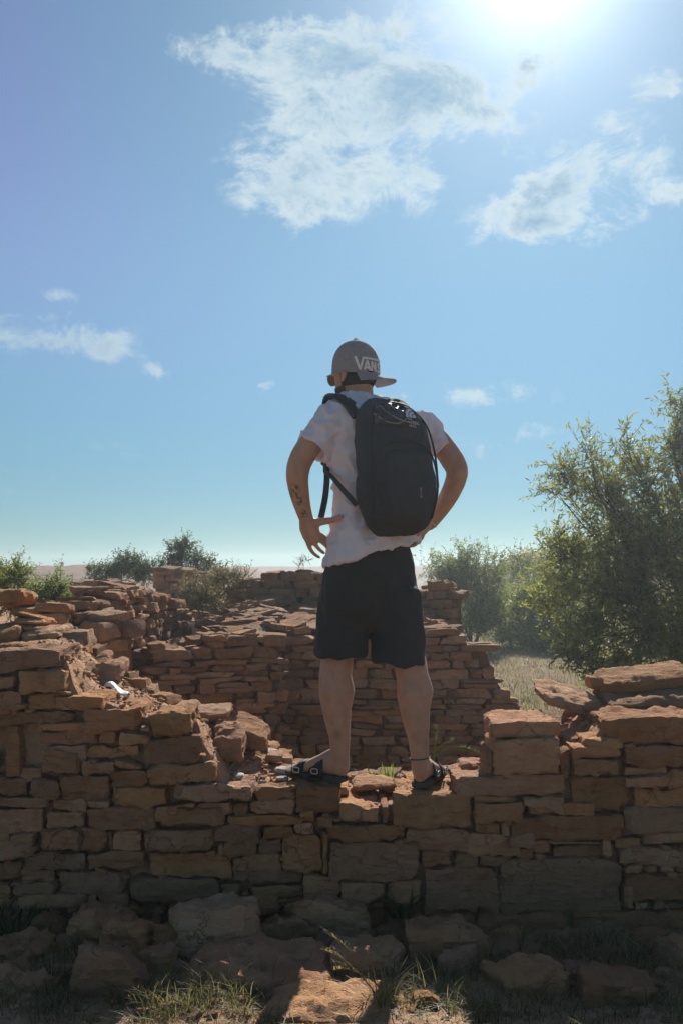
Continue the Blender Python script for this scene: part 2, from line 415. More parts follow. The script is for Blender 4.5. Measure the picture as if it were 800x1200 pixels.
def stone(corners, seed, res=0.016, rough=0.007, k=7.0, cuts=4, name='stone', cutdepth=0.16):
    """rough sandstone block from 8 corners (order: bit0 x, bit1 y, bit2 z). Returns mesh (about its centre), centre."""
    rnd = random.Random(seed)
    c8 = [Vector(c) for c in corners]
    cen = sum(c8, Vector()) / 8
    dx = ((c8[1] - c8[0]).length + (c8[7] - c8[6]).length) / 2; dy = ((c8[2] - c8[0]).length + (c8[7] - c8[5]).length) / 2; dz = ((c8[4] - c8[0]).length + (c8[7] - c8[3]).length) / 2
    nx = max(3, min(22, round(dx / res))); ny = max(3, min(14, round(dy / (res * 1.6)))); nz = max(3, min(14, round(dz / res)))
    V, F = cube_grid(nx, ny, nz)
    planes = []
    for _ in range(cuts):
        s = Vector((rnd.choice((-1, 1)), rnd.choice((-1, 1)) if rnd.random() < .6 else 0, rnd.choice((-1, 1)) if rnd.random() < .75 else 0))
        nrm = Vector((s.x * rnd.uniform(.5, 1), s.y * rnd.uniform(.4, 1), s.z * rnd.uniform(.4, 1))).normalized()
        ext = abs(nrm.x) + abs(nrm.y) + abs(nrm.z)
        planes.append((nrm, ext * (1 - rnd.uniform(.4, 1) * cutdepth)))
    so = Vector((seed * 1.37 % 50, seed * 2.11 % 50, seed * .77 % 50))
    mn = min(dx, dz, dy); amp = min(rough, mn * 0.16)
    out = []
    for x, y, z in V:
        n = (abs(x) ** k + abs(y) ** k + abs(z) ** k) ** (1 / k); q = Vector((x / n, y / n, z / n))
        for nr, d in planes:
            e = q.dot(nr) - d
            if e > 0: q = q - nr * e
        a = (q.x + 1) / 2; b = (q.y + 1) / 2; c = (q.z + 1) / 2
        p = ((c8[0] * (1 - a) + c8[1] * a) * (1 - b) + (c8[2] * (1 - a) + c8[3] * a) * b) * (1 - c) + ((c8[4] * (1 - a) + c8[5] * a) * (1 - b) + (c8[6] * (1 - a) + c8[7] * a) * b) * c
        dirn = Vector((q.x ** 3, q.y ** 3, q.z ** 3)); dirn.normalize()
        s = p + so
        rd = noise.noise(Vector((s.x * 13, s.y * 13, s.z * 21)))
        d = amp * 1.6 * noise.noise(s * 8) + amp * 1.1 * (.35 - abs(rd) * 1.8) + amp * 0.8 * noise.noise(Vector((s.x * 26, s.y * 26, s.z * 48))) + amp * 0.6 * noise.noise(s * 64)
        out.append(p + dirn * d - cen)
    me = mk(name, out, F)
    me.polygons.foreach_set('use_smooth', [True] * len(me.polygons)); me.set_sharp_from_angle(angle=math.radians(30))
    return me, cen

def box8(cx, cy, cz, w, d, h, rz=0, rx=0, ry=0, jit=0.0, rnd=random):
    M = Matrix.Rotation(rz, 3, 'Z') @ Matrix.Rotation(ry, 3, 'Y') @ Matrix.Rotation(rx, 3, 'X')
    o = []
    for i in range(8):
        s = Vector(((1 if i & 1 else -1) * w / 2, (1 if i & 2 else -1) * d / 2, (1 if i & 4 else -1) * h / 2))
        s += Vector((rnd.uniform(-jit, jit) * w, rnd.uniform(-jit, jit) * d, rnd.uniform(-jit, jit) * h))
        o.append(Vector((cx, cy, cz)) + M @ s)
    return o

# pool of unit stones for walls farther away and for chinking
POOL = []
for i in range(22):
    rn = random.Random(100 + i)
    me, _ = stone(box8(0, 0, 0, .24, .2, .1, jit=.09, rnd=rn), 300 + i, 0.03, 0.010, 12, 6, 'stone_block', 0.24)
    for v in me.vertices: v.co = Vector((v.co.x / .24, v.co.y / .2, v.co.z / .1))
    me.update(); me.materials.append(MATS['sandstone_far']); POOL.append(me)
def pool_stone(parent, loc, dims, rz=0, rx=0, ry=0, rnd=random, name='stone'):
    o = bpy.data.objects.new(name, rnd.choice(POOL)); C.objects.link(o)
    o.parent = parent; o.location = Vector(loc) - Vector(parent.location); o.scale = dims
    o.rotation_euler = (rx + (math.pi if rnd.random() < .5 else 0), ry, rz + (math.pi if rnd.random() < .5 else 0))
    return o

# ---------------------------------------------------------------- ground (one sheet to the horizon)
def ground_z(X, Y):
    z = 0.0
    if Y < 4.25:
        z = 0.17 + 0.075 * (4.0 - Y) if Y > 2.7 else 0.2675
        z += 0.035 * noise.noise(Vector((X * 2.3, Y * 2.3, 1.0))) + 0.012 * noise.noise(Vector((X * 9, Y * 9, 4.0)))
    elif Y < 5.0: z = 0.12 * (5.0 - Y) / .75
    if Y > 5: z += 0.05 * noise.noise(Vector((X * .5, Y * .5, 2.0)))
    r = math.hypot(X, Y)
    if r > 30: z += min(1.0, (r - 30) / 60) * 0.35 * noise.noise(Vector((X * .02, Y * .02, 9.0)))
    return z
def build_ground():
    n = 200
    us = np.linspace(-1, 1, n)
    xs = np.sign(us) * (np.exp(np.abs(us) * 6.0) - 1) * 0.55
    ys = 3.6 + np.sign(us) * (np.exp(np.abs(us) * 6.12) - 1) * 0.45
    v = []; f = []
    for y in ys:
        for x in xs: v.append((x, y, ground_z(x, y)))
    for j in range(n - 1):
        for i in range(n - 1): a = j * n + i; f.append((a, a + 1, a + n + 1, a + n))
    o = link('ground', mk('ground', v, f), 'ground', smooth=True); o['kind'] = 'structure'
    return o
GROUND = build_ground()

def hill(name, x0, x1, Y, prof, mat, depth, seed, amp):
    """ridge whose crest runs at distance Y; prof: [(px, py)]"""
    n = 60; m = 14; v = []; f = []
    for i in range(n + 1):
        t = i / n; px_ = x0 + (x1 - x0) * t
        py = np.interp(px_, [p[0] for p in prof], [p[1] for p in prof])
        top = P(px_, py, Y); tp = min(1.0, min(t, 1 - t) * 9); top.z = -.5 + (top.z + .5) * (tp * tp * (3 - 2 * tp))
        for j in range(m + 1):
            s = j / m * 2 - 1
            hgt = (1 - abs(s) ** 1.6)
            z = -0.5 + (top.z + 0.5) * hgt
            d = noise.noise(Vector((top.x * .35 / amp, s * 3 + seed, hgt))) * amp
            v.append((top.x, Y + s * depth, z + d * (0.3 + hgt)))
    for i in range(n):
        for j in range(m): a = i * (m + 1) + j; f.append((a, a + m + 1, a + m + 2, a + 1))
    o = link(name, mk(name, v, f), mat, smooth=True); o['kind'] = 'structure'; return o
hill('hill', -500, 380, 80, [(-500, 655), (-200, 660), (0, 666), (60, 663), (90, 661.5), (135, 664), (200, 664.5), (290, 666), (380, 668)], 'hill_earth', 18, 1, 0.25)
hill('red_outcrop', 520, 1300, 46, [(520, 662), (570, 660), (590, 651), (612, 648), (650, 650), (760, 640), (900, 640), (1300, 655)], 'hill_red', 9, 5, 0.35)
hill('plain_rise', -900, 1700, 165, [(-900, 661), (300, 664.5), (400, 663.5), (700, 663), (1700, 661)], 'hill_earth', 28, 9, 0.35)

# ---------------------------------------------------------------- slight haze, thickened to imitate the lens glare that lifts dark tones
def build_haze():
    x, y0_, y1_, z0_, z1_ = 300, -230, 240, -3.0, 5.0
    v = [(sx, yy, zz) for zz in (z0_, z1_) for yy in (y0_, y1_) for sx in (-x, x)]
    o = link('haze', mk('haze', v, [(0, 2, 3, 1), (4, 5, 7, 6), (0, 1, 5, 4), (2, 6, 7, 3), (0, 4, 6, 2), (1, 3, 7, 5)]))
    m = bpy.data.materials.new('haze'); m.use_nodes = True; t = NT(m.node_tree)
    pv = t.n('ShaderNodeVolumePrincipled'); pv.inputs['Color'].default_value = (0.80, 0.92, 1.0, 1); pv.inputs['Density'].default_value = HAZE; pv.inputs['Anisotropy'].default_value = 0.6
    mo = t.n('ShaderNodeOutputMaterial'); t.t.links.new(pv.outputs[0], mo.inputs['Volume'])
    o.data.materials.append(m); o['kind'] = 'stuff'; tag(o, 'pale haze over the ruins, thickened to stand in for lens glare', 'haze')
HAZE = 0.0021
build_haze()

# ---------------------------------------------------------------- the near wall
FY = 4.0
near_wall = empty('stone_wall', (0, 4.2, 0.15), 'dry-stone sandstone wall in the foreground that the man stands on', 'wall')
QUADS = []
# (x left, x right, y top-left, y top-right, y bottom-left, y bottom-right) on the wall face, optional depth
S = [
 (-45,76,768,760,793,781,.42), (-30,17,793,793,808,808), (19,76,788,784,813,810), (-40,26,810,810,833,832), (29,80,814,812,831,830), (62,125,816,818,833,833,.3),
 (-40,87,835,833,850,847), (8,24,850,850,911,911,.12), (22,49,902,900,916,914), (40,101,848,847,857,857), (98,166,833,831,859,858,.34), (45,116,857,856,872,872),
 (116,138,858,858,871,870), (138,176,857,862,874,873), (175,229,840,834,865,861,.32), (50,100,874,874,880,892), (100,162,874,874,891,889), (163,235,868,863,898,893,.34), (172,252,900,894,921,918,.3),
 (130,172,904,903,922,921), (128,199,923,922,946,944), (38,68,914,914,936,934), (68,129,909,908,939,938), (48,96,879,881,907,906), (98,137,893,894,908,906), (133,168,891,899,901,902),
 (55,101,938,938,951,951), (102,128,939,939,947,948), (-40,38,912,913,932,934), (-40,55,935,936,946,946), (-40,54,948,949,978,976), (52,99,953,952,971,970), (100,181,949,947,974,973), (182,211,946,945,962,961),
 (45,93,974,972,999,998), (93,126,970,972,997,996), (126,132,974,974,997,997), (133,167,974,973,998,997), (168,247,975,973,999,998), (12,38,979,978,988,986), (-40,40,989,984,1012,1003), (-40,11,978,978,987,987),
 (18,100,1002,1000,1021,1020), (101,169,999,998,1019,1018), (170,272,1001,1000,1028,1027), (-40,25,1012,1011,1034,1033), (26,65,1021,1020,1036,1034), (15,63,1036,1035,1049,1048), (68,151,1021,1020,1048,1047), (152,256,1030,1029,1060,1058),
 (-40,14,1036,1036,1060,1060), (18,102,1049,1049,1065,1063), (104,113,1049,1050,1062,1062), (114,150,1049,1050,1067,1066),
 (202,302,920,922,939,940,.3), (301,349,924,922,938,938,.3), (346,399,921,922,953,953,.34), (273,291,942,942,957,957), (230,272,941,941,955,955), (199,229,946,940,947,946), (184,262,947,948,970,968), (265,357,957,956,968,967),
 (292,346,940,939,954,953), (182,252,974,972,1000,996), (252,305,968,967,988,990), (306,343,969,968,984,981), (344,368,965,964,978,977), (352,368,951,950,963,963), (369,392,957,958,973,973), (263,302,988,987,1003,1007), (302,331,985,984,1001,1000), (279,330,1003,1000,1023,1021),
 (332,376,978,978,1023,1022), (254,262,990,990,1000,1003), (273,290,1008,1010,1035,1035), (288,357,1022,1021,1038,1037), (292,356,1039,1038,1053,1052), (357,400,1028,1027,1055,1053), (280,328,1054,1053,1072,1070), (200,279,1060,1058,1078,1076), (258,284,1035,1036,1052,1052),
 (399,447,944,947,961,966,.34), (447,455,946,946,966,966,.3), (455,553,930,931,970,971,.36), (382,475,968,967,986,985), (385,490,988,987,1031,1033), (476,553,973,972,998,1001), (491,530,999,998,1018,1017), (531,560,1001,1000,1018,1017), (376,384,975,976,1024,1024),
 (400,451,1034,1034,1057,1056), (452,491,1035,1034,1064,1066), (494,585,1019,1018,1071,1070), (330,400,1057,1057,1084,1082), (400,452,1059,1059,1090,1088), (452,494,1068,1069,1096,1094),
 (575,660,848,847,866,864,.36), (575,655,868,867,909,908,.36), (656,668,884,876,914,912), (532,663,910,908,933,932,.32), (570,576,880,880,905,905),
 (670,729,877,876,890,889), (668,730,891,890,910,909), (731,840,876,874,900,899), (731,781,899,899,910,908), (665,739,911,911,948,952), (731,786,911,910,923,923), (742,840,925,924,946,945), (783,840,902,901,923,922), (733,840,948,946,977,976),
 (708,840,842,840,873,872,.4), (683,732,866,864,879,877,.3),
 (552,612,943,942,963,961), (552,607,933,934,941,941), (609,664,935,935,942,955), (618,700,940,943,957,957), (598,732,959,957,984,986), (556,568,964,964,975,975), (566,587,964,964,981,980), (587,597,966,966,980,980), (548,611,978,978,1004,1002), (596,626,983,976,992,994), (645,706,991,990,1004,1004), (622,645,985,986,999,1000), (606,622,997,995,1013,1012), (706,716,985,985,1004,1004),
 (628,704,985,987,989,989), (718,752,984,983,994,992), (754,840,977,976,989,988), (718,840,996,993,1014,1013), (562,604,1003,1003,1016,1017), (586,730,1006,1005,1071,1070), (732,840,1025,1023,1056,1055), (733,752,1015,1014,1022,1022), (754,771,1015,1015,1022,1021), (773,789,1014,1014,1023,1021), (792,840,1015,1015,1022,1022),
 (671,840,1068,1067,1107,1107), (560,667,1073,1073,1122,1120), (732,742,1040,1040,1065,1065), (744,760,1058,1058,1066,1066), (762,840,1059,1059,1066,1066), (494,559,1073,1073,1100,1104), (672,720,1109,1110,1128,1130), (722,840,1110,1110,1132,1130),
]
def traced(x0, x1, a, b, c, d, depth=None, seed=0, Y=FY, par=near_wall, mat='sandstone', dy=None, res=0.0125, name='stone', lean=0.0, k=22.0):
    rn = random.Random(900 + seed)
    if depth is None: depth = rn.uniform(.16, .26)
    yf = Y + (rn.uniform(-.022, .022) if dy is None else dy)
    g = 0.2
    f = [P(x0 + g, c, yf), P(x1 - g, d, yf), P(x0 + g, a, yf), P(x1 - g, b, yf)]
    for q in f: q.y += rn.uniform(-.012, .012)
    bk = []
    cx = (f[0].x + f[1].x) / 2
    for i, q in enumerate(f):
        r = Vector((cx + (q.x - cx) * rn.uniform(.86, .98), q.y + depth * rn.uniform(.85, 1.1), q.z + rn.uniform(-.012, .006) + lean * depth)); bk.append(r)
    c8 = [f[0], f[1], bk[0], bk[1], f[2], f[3], bk[2], bk[3]]
    me, cen = stone(c8, 1000 + seed, res, 0.0105, k, 6, 'stone', .17)
    me.materials.append(MATS[mat])
    o = bpy.data.objects.new(name, me); C.objects.link(o); o.parent = par
    o.location = cen - (Vector(par.location) if par is not None else Vector())
    return o
for i, q in enumerate(S):
    depth = q[6] if len(q) > 6 else None
    QUADS.append(q)
    traced(*q[:6], depth=depth, seed=i)

# stones that lie on the wall head, farther back  (x0,x1,ytl,ytr,ybl,ybr, Y, depth, lean)
TOP = [
 (-30,28,694,690,713,708,4.62,.3,.0), (8,52,711,722,721,729,4.62,.28,-.1), (12,49,724,728,732,734,4.58,.3,0), (16,56,732,735,740,741,4.55,.3,0), (-30,23,738,734,764,758,4.45,.3,.05), (20,70,744,738,757,752,4.5,.3,.05),
 (-30,60,757,752,768,764,4.32,.3,.0), (40,75,784,783,796,797,4.02,.12,.2),
 (80,112,760,759,767,766,4.66,.2,0), (96,126,768,768,778,779,4.6,.2,.1), (72,98,770,768,784,786,4.45,.22,.2), (98,140,781,780,803,801,4.45,.24,.12), (76,100,788,786,800,800,4.25,.2,.2),
 (205,268,838,833,852,846,4.42,.26,.05), (245,286,864,864,893,897,4.22,.22,.15), (270,314,853,866,876,884,4.4,.24,.25), (250,264,852,852,869,869,4.34,.1,.2), (262,276,867,866,875,875,4.3,.1,.2),
 (312,333,886,886,894,894,4.4,.12,.1), (330,343,888,888,895,896,4.42,.08,.1), (228,246,862,860,872,873,4.2,.12,.1),
 (322,345,900,902,908,909,4.28,.07,.1), (322,338,911,911,916,917,4.16,.07,.0), (275,285,910,909,916,916,4.14,.05,.0), (303,313,915,914,919,919,4.1,.05,.0), (312,327,880,882,883,884,4.5,.12,.0),
 (412,470,920,918,930,929,4.22,.22,.03), (372,412,923,923,935,935,4.16,.3,.0), (470,536,914,916,932,933,4.22,.25,.0),
 (538,570,896,897,908,908,4.2,.18,.05), (566,584,893,893,908,909,4.12,.14,.0),
 (632,712,813,828,824,852,4.36,.3,.18), (690,708,793,796,806,808,4.52,.16,.0), (705,830,800,786,819,812,4.46,.34,.1), (660,690,868,864,878,878,4.15,.2,.1), (676,716,856,852,868,862,4.3,.2,.1), (640,676,872,872,884,882,4.3,.2,.0), (715,840,824,818,842,836,4.3,.4,.1),
]
for i, q in enumerate(TOP):
    pale = i in (21, 22, 23, 24, 25, 7)
    traced(*q[:6], depth=q[7], seed=400 + i, Y=q[6], dy=0, lean=q[8], mat='pale_stone' if pale and i != 7 else 'sandstone', res=0.013, k=5.0)

FRONT = [(-80,774),(72,772),(78,800),(90,822),(165,838),(228,842),(234,868),(250,898),(262,925),(345,930),(400,950),(530,938),(560,915),(575,880),(655,880),(668,888),(700,872),(712,852),(880,848)]
BACK = [(-80,738),(50,742),(70,768),(110,792),(150,812),(200,836),(262,852),(312,878),(332,893),(380,906),(530,906),(565,898),(640,884),(670,866),(700,840),(760,818),(880,815)]
YB = 4.68
def core_top(xp, t):
    """earth surface on the wall head: t=0 front, 1 back; xp in columns of the wall face"""
    zf = P(0, np.interp(xp, *zip(*FRONT)), FY).z; zb = P(0, np.interp(xp, *zip(*BACK)), YB).z
    s = t ** 0.8
    return zf * (1 - s) + zb * s
def build_core():
    xs = np.arange(-80, 881, 5.0); n = len(xs); tn = 26; v = []; f = []
    def X(xp): return (xp - 400) / FP * FY
    for xp in xs:
        col = []
        zt = core_top(xp, 0)
        for t in (0, .33, .66): col.append((X(xp), FY + .075, 0.0 + (zt - .02) * t))
        for j in range(tn + 1):
            t = j / tn; z = core_top(xp, t); Y = FY + .07 + (YB - FY - .07) * t
            nz = 0.022 * noise.noise(Vector((X(xp) * 9, Y * 9, 0))) + 0.014 * noise.noise(Vector((X(xp) * 26, Y * 26, 3))) + .008 * noise.noise(Vector((X(xp) * 60, Y * 60, 3)))
            col.append((X(xp), Y, z + nz - .012))
        zt = core_top(xp, 1)
        for t in (.66, .33, 0): col.append((X(xp), YB + .06, -.05 + zt * t))
        v += col
    m = len(v) // n
    for i in range(n - 1):
        for j in range(m - 1): a = i * m + j; f.append((a, a + m, a + m + 1, a + 1))
    o = child('earth_core', mk('earth_core', v, f), 'dirt', near_wall, True)
build_core()
rc = random.Random(5)
def covered(x, y, pad=0.0):
    for q in QUADS:
        if q[0] - pad < x < q[1] + pad:
            t = (x - q[0]) / (q[1] - q[0])
            if q[2] * (1 - t) + q[3] * t - pad < y < q[4] * (1 - t) + q[5] * t + pad: return True
    return False
# chinking: small stones wedged in the open joints of the face
cnt = 0; chink = []
for k in range(26000):
    x = rc.uniform(-30, 830); y = rc.uniform(770, 1105)
    if y < np.interp(x, *zip(*FRONT)) + 5 or covered(x, y, 0.6): continue
    if 0 < x < 47 and 850 < y < 902: continue
    p = P(x, y, FY + rc.uniform(.012, .04))
    w = rc.uniform(.02, .055); h = rc.uniform(.012, .028)
    if cnt >= 160: break
    QUADS.append((x - w * 110, x + w * 110, y - h * 110, y - h * 110, y + h * 110, y + h * 110))
    chink.append((p, (w, .06, h), rc.uniform(-.2, .2), rc.uniform(-.3, .3), rc.choice(POOL))); cnt += 1

g = Geo()
for p, dm, rz_, ry_, me in chink:
    M = Matrix.Rotation(rz_, 3, 'Z') @ Matrix.Rotation(ry_, 3, 'Y')
    g.add([p + M @ Vector((v.co.x * dm[0], v.co.y * dm[1], v.co.z * dm[2])) for v in me.vertices], [tuple(q.vertices) for q in me.polygons])
o = child('chinking', g.mesh('chinking'), 'sandstone', near_wall, True, 35); o['kind'] = 'stuff'

# rear face of the near wall (seen only along its head)
for k in range(46):
    x = -60 + k * 20 + rc.uniform(-4, 4)
    for lv in range(1):
        zt = core_top(x, 1) - .03 - lv * .1
        pool_stone(near_wall, (Vector(((x - 400) / FP * FY, YB + rc.uniform(-.02, .03), zt))), (rc.uniform(.08, .16), rc.uniform(.12, .2), rc.uniform(.05, .09)), rc.uniform(-.3, .3), rc.uniform(-.15, .15), rc.uniform(-.12, .12), rc)

# the wall runs on past both sides of the view
for sg_, zt0, zt1 in ((-1, 1.27, .95), (1, 1.05, .8)):
    x_0 = sg_ * 1.5; v = []; f = []; nn_ = 24
    for i in range(nn_ + 1):
        t = i / nn_; X_ = x_0 + sg_ * 1.5 * t; zt = zt0 + (zt1 - zt0) * t - .05
        for yy, zz in ((FY + .09, -.05), (FY + .09, zt), (FY + .35, zt + .02), (YB + .03, zt), (YB + .05, -.05)): v.append((X_, yy, zz + (.015 * noise.noise(Vector((X_ * 8, yy * 8, 2))) if zz > 0 else 0)))
    for i in range(nn_):
        for j in range(4): a = i * 5 + j; f.append((a, a + 5, a + 6, a + 1) if sg_ > 0 else (a, a + 1, a + 6, a + 5))
    f.append((0, 1, 2, 3, 4)); f.append(tuple(nn_ * 5 + j for j in range(5)))
    child('earth_core', mk('earth_core', v, f), 'dirt', near_wall)
    z = .05
    while z < zt0:
        h = rc.uniform(.09, .15); s_ = rc.uniform(-.05, .05)
        while s_ < 1.5:
            w = rc.uniform(.3, .52); X_ = x_0 + sg_ * (.03 + s_ + w / 2); zt = zt0 + (zt1 - zt0) * min(1, (s_ + w / 2) / 1.5)
            if abs(X_) - w / 2 > 1.47 and z + h * .5 < zt: pool_stone(near_wall, (X_, FY + .1 + rc.uniform(-.03, .03), z + h / 2), (w * 1.04, .24, h * 1.08), rc.uniform(-.06, .06), 0, rc.uniform(-.05, .05), rc)
            s_ += w
        z += h

# loose gravel and clods on the wall head: one mass
def gravel(name, par, pts, seed, mat):
    """pts: (pos, size)"""
    rn = np.random.RandomState(seed)
    base = []; 
    for s in range(6):
        me, _ = stone(box8(0, 0, 0, 1, .8, .6, jit=.2, rnd=random.Random(s)), 50 + s, 0.6, .08, 3, 3, 'g', .4)
        base.append((np.array([v.co[:] for v in me.vertices]), [tuple(p.vertices) for p in me.polygons])); bpy.data.meshes.remove(me)
    V = []; F = []; off = 0
    for p, s in pts:
        bv, bf = base[rn.randint(6)]
        M = np.array(Matrix.Rotation(rn.uniform(0, 6.3), 3, 'Z') @ Matrix.Rotation(rn.uniform(-.6, .6), 3, 'X'))
        V.append(bv @ M.T * s * np.array([1, 1, rn.uniform(.6, 1)]) + np.array(p)); F += [tuple(i + off for i in q) for q in bf]; off += len(bv)
    me = mk(name, np.vstack(V), F)
    o = child(name, me, mat, par, True); o['kind'] = 'stuff'; return o
pts = []
for k in range(4200):
    xp = rc.uniform(-40, 840); t = rc.random()
    zone = 60 < xp < 400
    if not zone and rc.random() < .72: continue
    X_ = (xp - 400) / FP * FY; Y_ = FY + .09 + (YB - FY - .1) * t
    s = .006 + .022 * rc.random() ** 3.2
    pts.append(((X_, Y_, core_top(xp, t) + 0.022 * noise.noise(Vector((X_ * 9, Y_ * 9, 0))) - .008 + s * .2), s))
gravel('gravel', near_wall, pts, 3, 'dirt')

# ---------------------------------------------------------------- coursed ruin walls farther back
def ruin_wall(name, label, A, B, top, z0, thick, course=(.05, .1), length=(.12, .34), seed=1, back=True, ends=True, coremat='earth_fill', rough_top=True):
    rn = random.Random(seed)
    A = Vector((*A, 0)); B = Vector((*B, 0)); L = (B - A).length; d = (B - A) / L; nrm = Vector((-d.y, d.x, 0))   # away from the viewer when A is left
    ang = math.atan2(d.y, d.x)
    root = empty(name, ((A + B) / 2 + Vector((0, 0, z0))), label, 'wall')
    # core
    n = max(8, int(L / .06)); v = []; f = []
    for i in range(n + 1):
        s = L * i / n; zt = top(s) - .06
        for off, zz in ((.07, min(z0 - .2, -.1)), (.07, zt), (thick / 2, zt + .02), (thick - .07, zt), (thick - .07, min(z0 - .2, -.1))):
            q = A + d * s + nrm * off; v.append((q.x, q.y, zz + (0.02 * noise.noise(Vector((s * 7, off * 9, seed))) if zz > z0 else 0)))
    for i in range(n):
        for j in range(4): a = i * 5 + j; f.append((a, a + 5, a + 6, a + 1))
    f.append((0, 1, 2, 3, 4)); f.append(tuple(n * 5 + j for j in (4, 3, 2, 1, 0)))
    child('earth_core', mk('earth_core', v, f), coremat, root)
    z = z0; cnt = 0
    ztop = max(top(s * L / 40) for s in range(41))
    while z < ztop:
        h = rn.uniform(*course); s = -rn.uniform(0, .1)
        while s < L:
            w = rn.uniform(*length); w = min(w, L - s + rn.uniform(.0, .1)); c = s + w / 2
            zt = top(min(max(c, 0), L))
            if z + h * .45 < zt and w > .04:
                hh = h * rn.uniform(.85, 1.05); split = rn.random() < .22 and h > .07
                for part in ((0, .5), (.5, .5)) if split else ((0, 1.0),):
                    dep = rn.uniform(.16, .24)
                    q = A + d * c + nrm * (dep / 2 + rn.uniform(-.045, .035)) + Vector((0, 0, z + hh * (part[0] + part[1] / 2)))
                    pool_stone(root, q, (w * rn.uniform(1.0, 1.1), dep, hh * part[1] * 1.12), ang + rn.uniform(-.09, .09), rn.uniform(-.06, .06), rn.uniform(-.07, .07), rn); cnt += 1
                if back and z + h * 2.3 > zt:
                    q = A + d * c + nrm * (thick - .09 + rn.uniform(-.04, .04)) + Vector((0, 0, z + hh / 2))
                    pool_stone(root, q, (w, .2, hh), ang + rn.uniform(-.2, .2), rn.uniform(-.1, .1), rn.uniform(-.1, .1), rn); cnt += 1
            s += w + rn.uniform(.002, .014)
        z += h + rn.uniform(0, .006)
    if rough_top:
        for k in range(int(L / .11)):
            s = rn.uniform(.02, L - .02); o = rn.uniform(.06, thick - .05)
            q = A + d * s + nrm * o + Vector((0, 0, top(s) + rn.uniform(-.03, .03)))
            pool_stone(root, q, (rn.uniform(.1, .3), rn.uniform(.1, .24), rn.uniform(.025, .06)), rn.uniform(0, 3), rn.uniform(-.22, .22), rn.uniform(-.22, .22), rn); cnt += 1
    return root, cnt
def zpix(y, Y): return P(0, y, Y).z
def prof(A, B, pts):
    """top height along a wall from (px, py) points"""
    L = math.hypot(B[0] - A[0], B[1] - A[1]); ss = []; zz = []
    for x, y in pts:
        u = (x - 400) / FP
        # intersection of the view column with the wall line
        den = (B[0] - A[0]) - u * (B[1] - A[1]); t = (u * A[1] - A[0]) / den
        Y = A[1] + t * (B[1] - A[1]); ss.append(t * L); zz.append(zpix(y, Y))
    return lambda s: float(np.interp(s, ss, zz))
def xy(x, Y): return ((x - 400) / FP * Y, Y)
counts = {}
a, b = xy(182, 7.15), xy(330, 7.5)
r, counts['A'] = ruin_wall('ruined_wall', 'ruined wall stub with large slabs left of the man, behind the low near wall', a, b, prof(a, b, [(182, 764), (200, 758), (260, 750), (290, 748), (330, 745)]), 0.0, .38, (.035, .09), (.08, .36), 21)
a, b = xy(322, 8.0), xy(606, 8.0)
r, counts['B'] = ruin_wall('ruined_wall', 'coursed stone room wall behind the man\'s legs, stepped down at its right end', a, b, prof(a, b, [(322, 745), (430, 742), (500, 738), (548, 741), (550, 752), (570, 754), (572, 768), (577, 783), (588, 799), (589, 808), (596, 827), (606, 836)]), -.05, .42, (.032, .082), (.09, .36), 22)
a, b = (-1.62, 6.0), (-1.40, 9.0)
r, counts['C'] = ruin_wall('ruined_wall', 'receding sunlit rubble wall at left whose face is made of many small stones', a, b, prof((-1.62, 6.0), (-1.40, 9.0), [(84, 712), (100, 712), (125, 702), (150, 694), (175, 690), (195, 699), (218, 704)]), .52, .4, (.048, .09), (.085, .23), 23, back=False)
a, b = xy(40, 6.3), xy(120, 6.05)
r, counts['C1'] = ruin_wall('ruined_wall', 'short shaded wall of squared blocks at far left below the green bush', a, b, prof(a, b, [(40, 722), (80, 722), (100, 724), (120, 716)]), .2, .35, (.06, .1), (.12, .26), 24)
a, b = xy(262, 10.3), xy(378, 10.0)
r, counts['E'] = ruin_wall('ruined_wall', 'rubble wall on the rise just left of the man\'s hip, below the horizon', a, b, prof(a, b, [(262, 690), (285, 680), (300, 676), (330, 674), (355, 673), (378, 676)]), .9, .45, (.05, .11), (.1, .34), 25)
a, b = xy(478, 10.2), xy(527, 10.0)
r, counts['F'] = ruin_wall('ruined_wall', 'narrow stone pillar stub just right of the man\'s shorts', a, b, prof(a, b, [(478, 690), (505, 687), (515, 686), (527, 694)]), .6, .4, (.06, .1), (.1, .26), 26)
a, b = xy(84, 11.5), xy(132, 11.2)
r, counts['G'] = ruin_wall('ruined_wall', 'small dark wall stub below the leftmost round bush on the horizon', a, b, prof(a, b, [(84, 686), (100, 683), (132, 684)]), .8, .4, (.05, .09), (.1, .25), 27)
a, b = xy(184, 14.0), xy(262, 14.2)
r, counts['D'] = ruin_wall('ruined_wall', 'distant low wall under the small tree left of centre', a, b, prof(a, b, [(184, 672), (200, 668), (235, 671), (262, 670)]), .6, .5, (.08, .13), (.14, .36), 28)

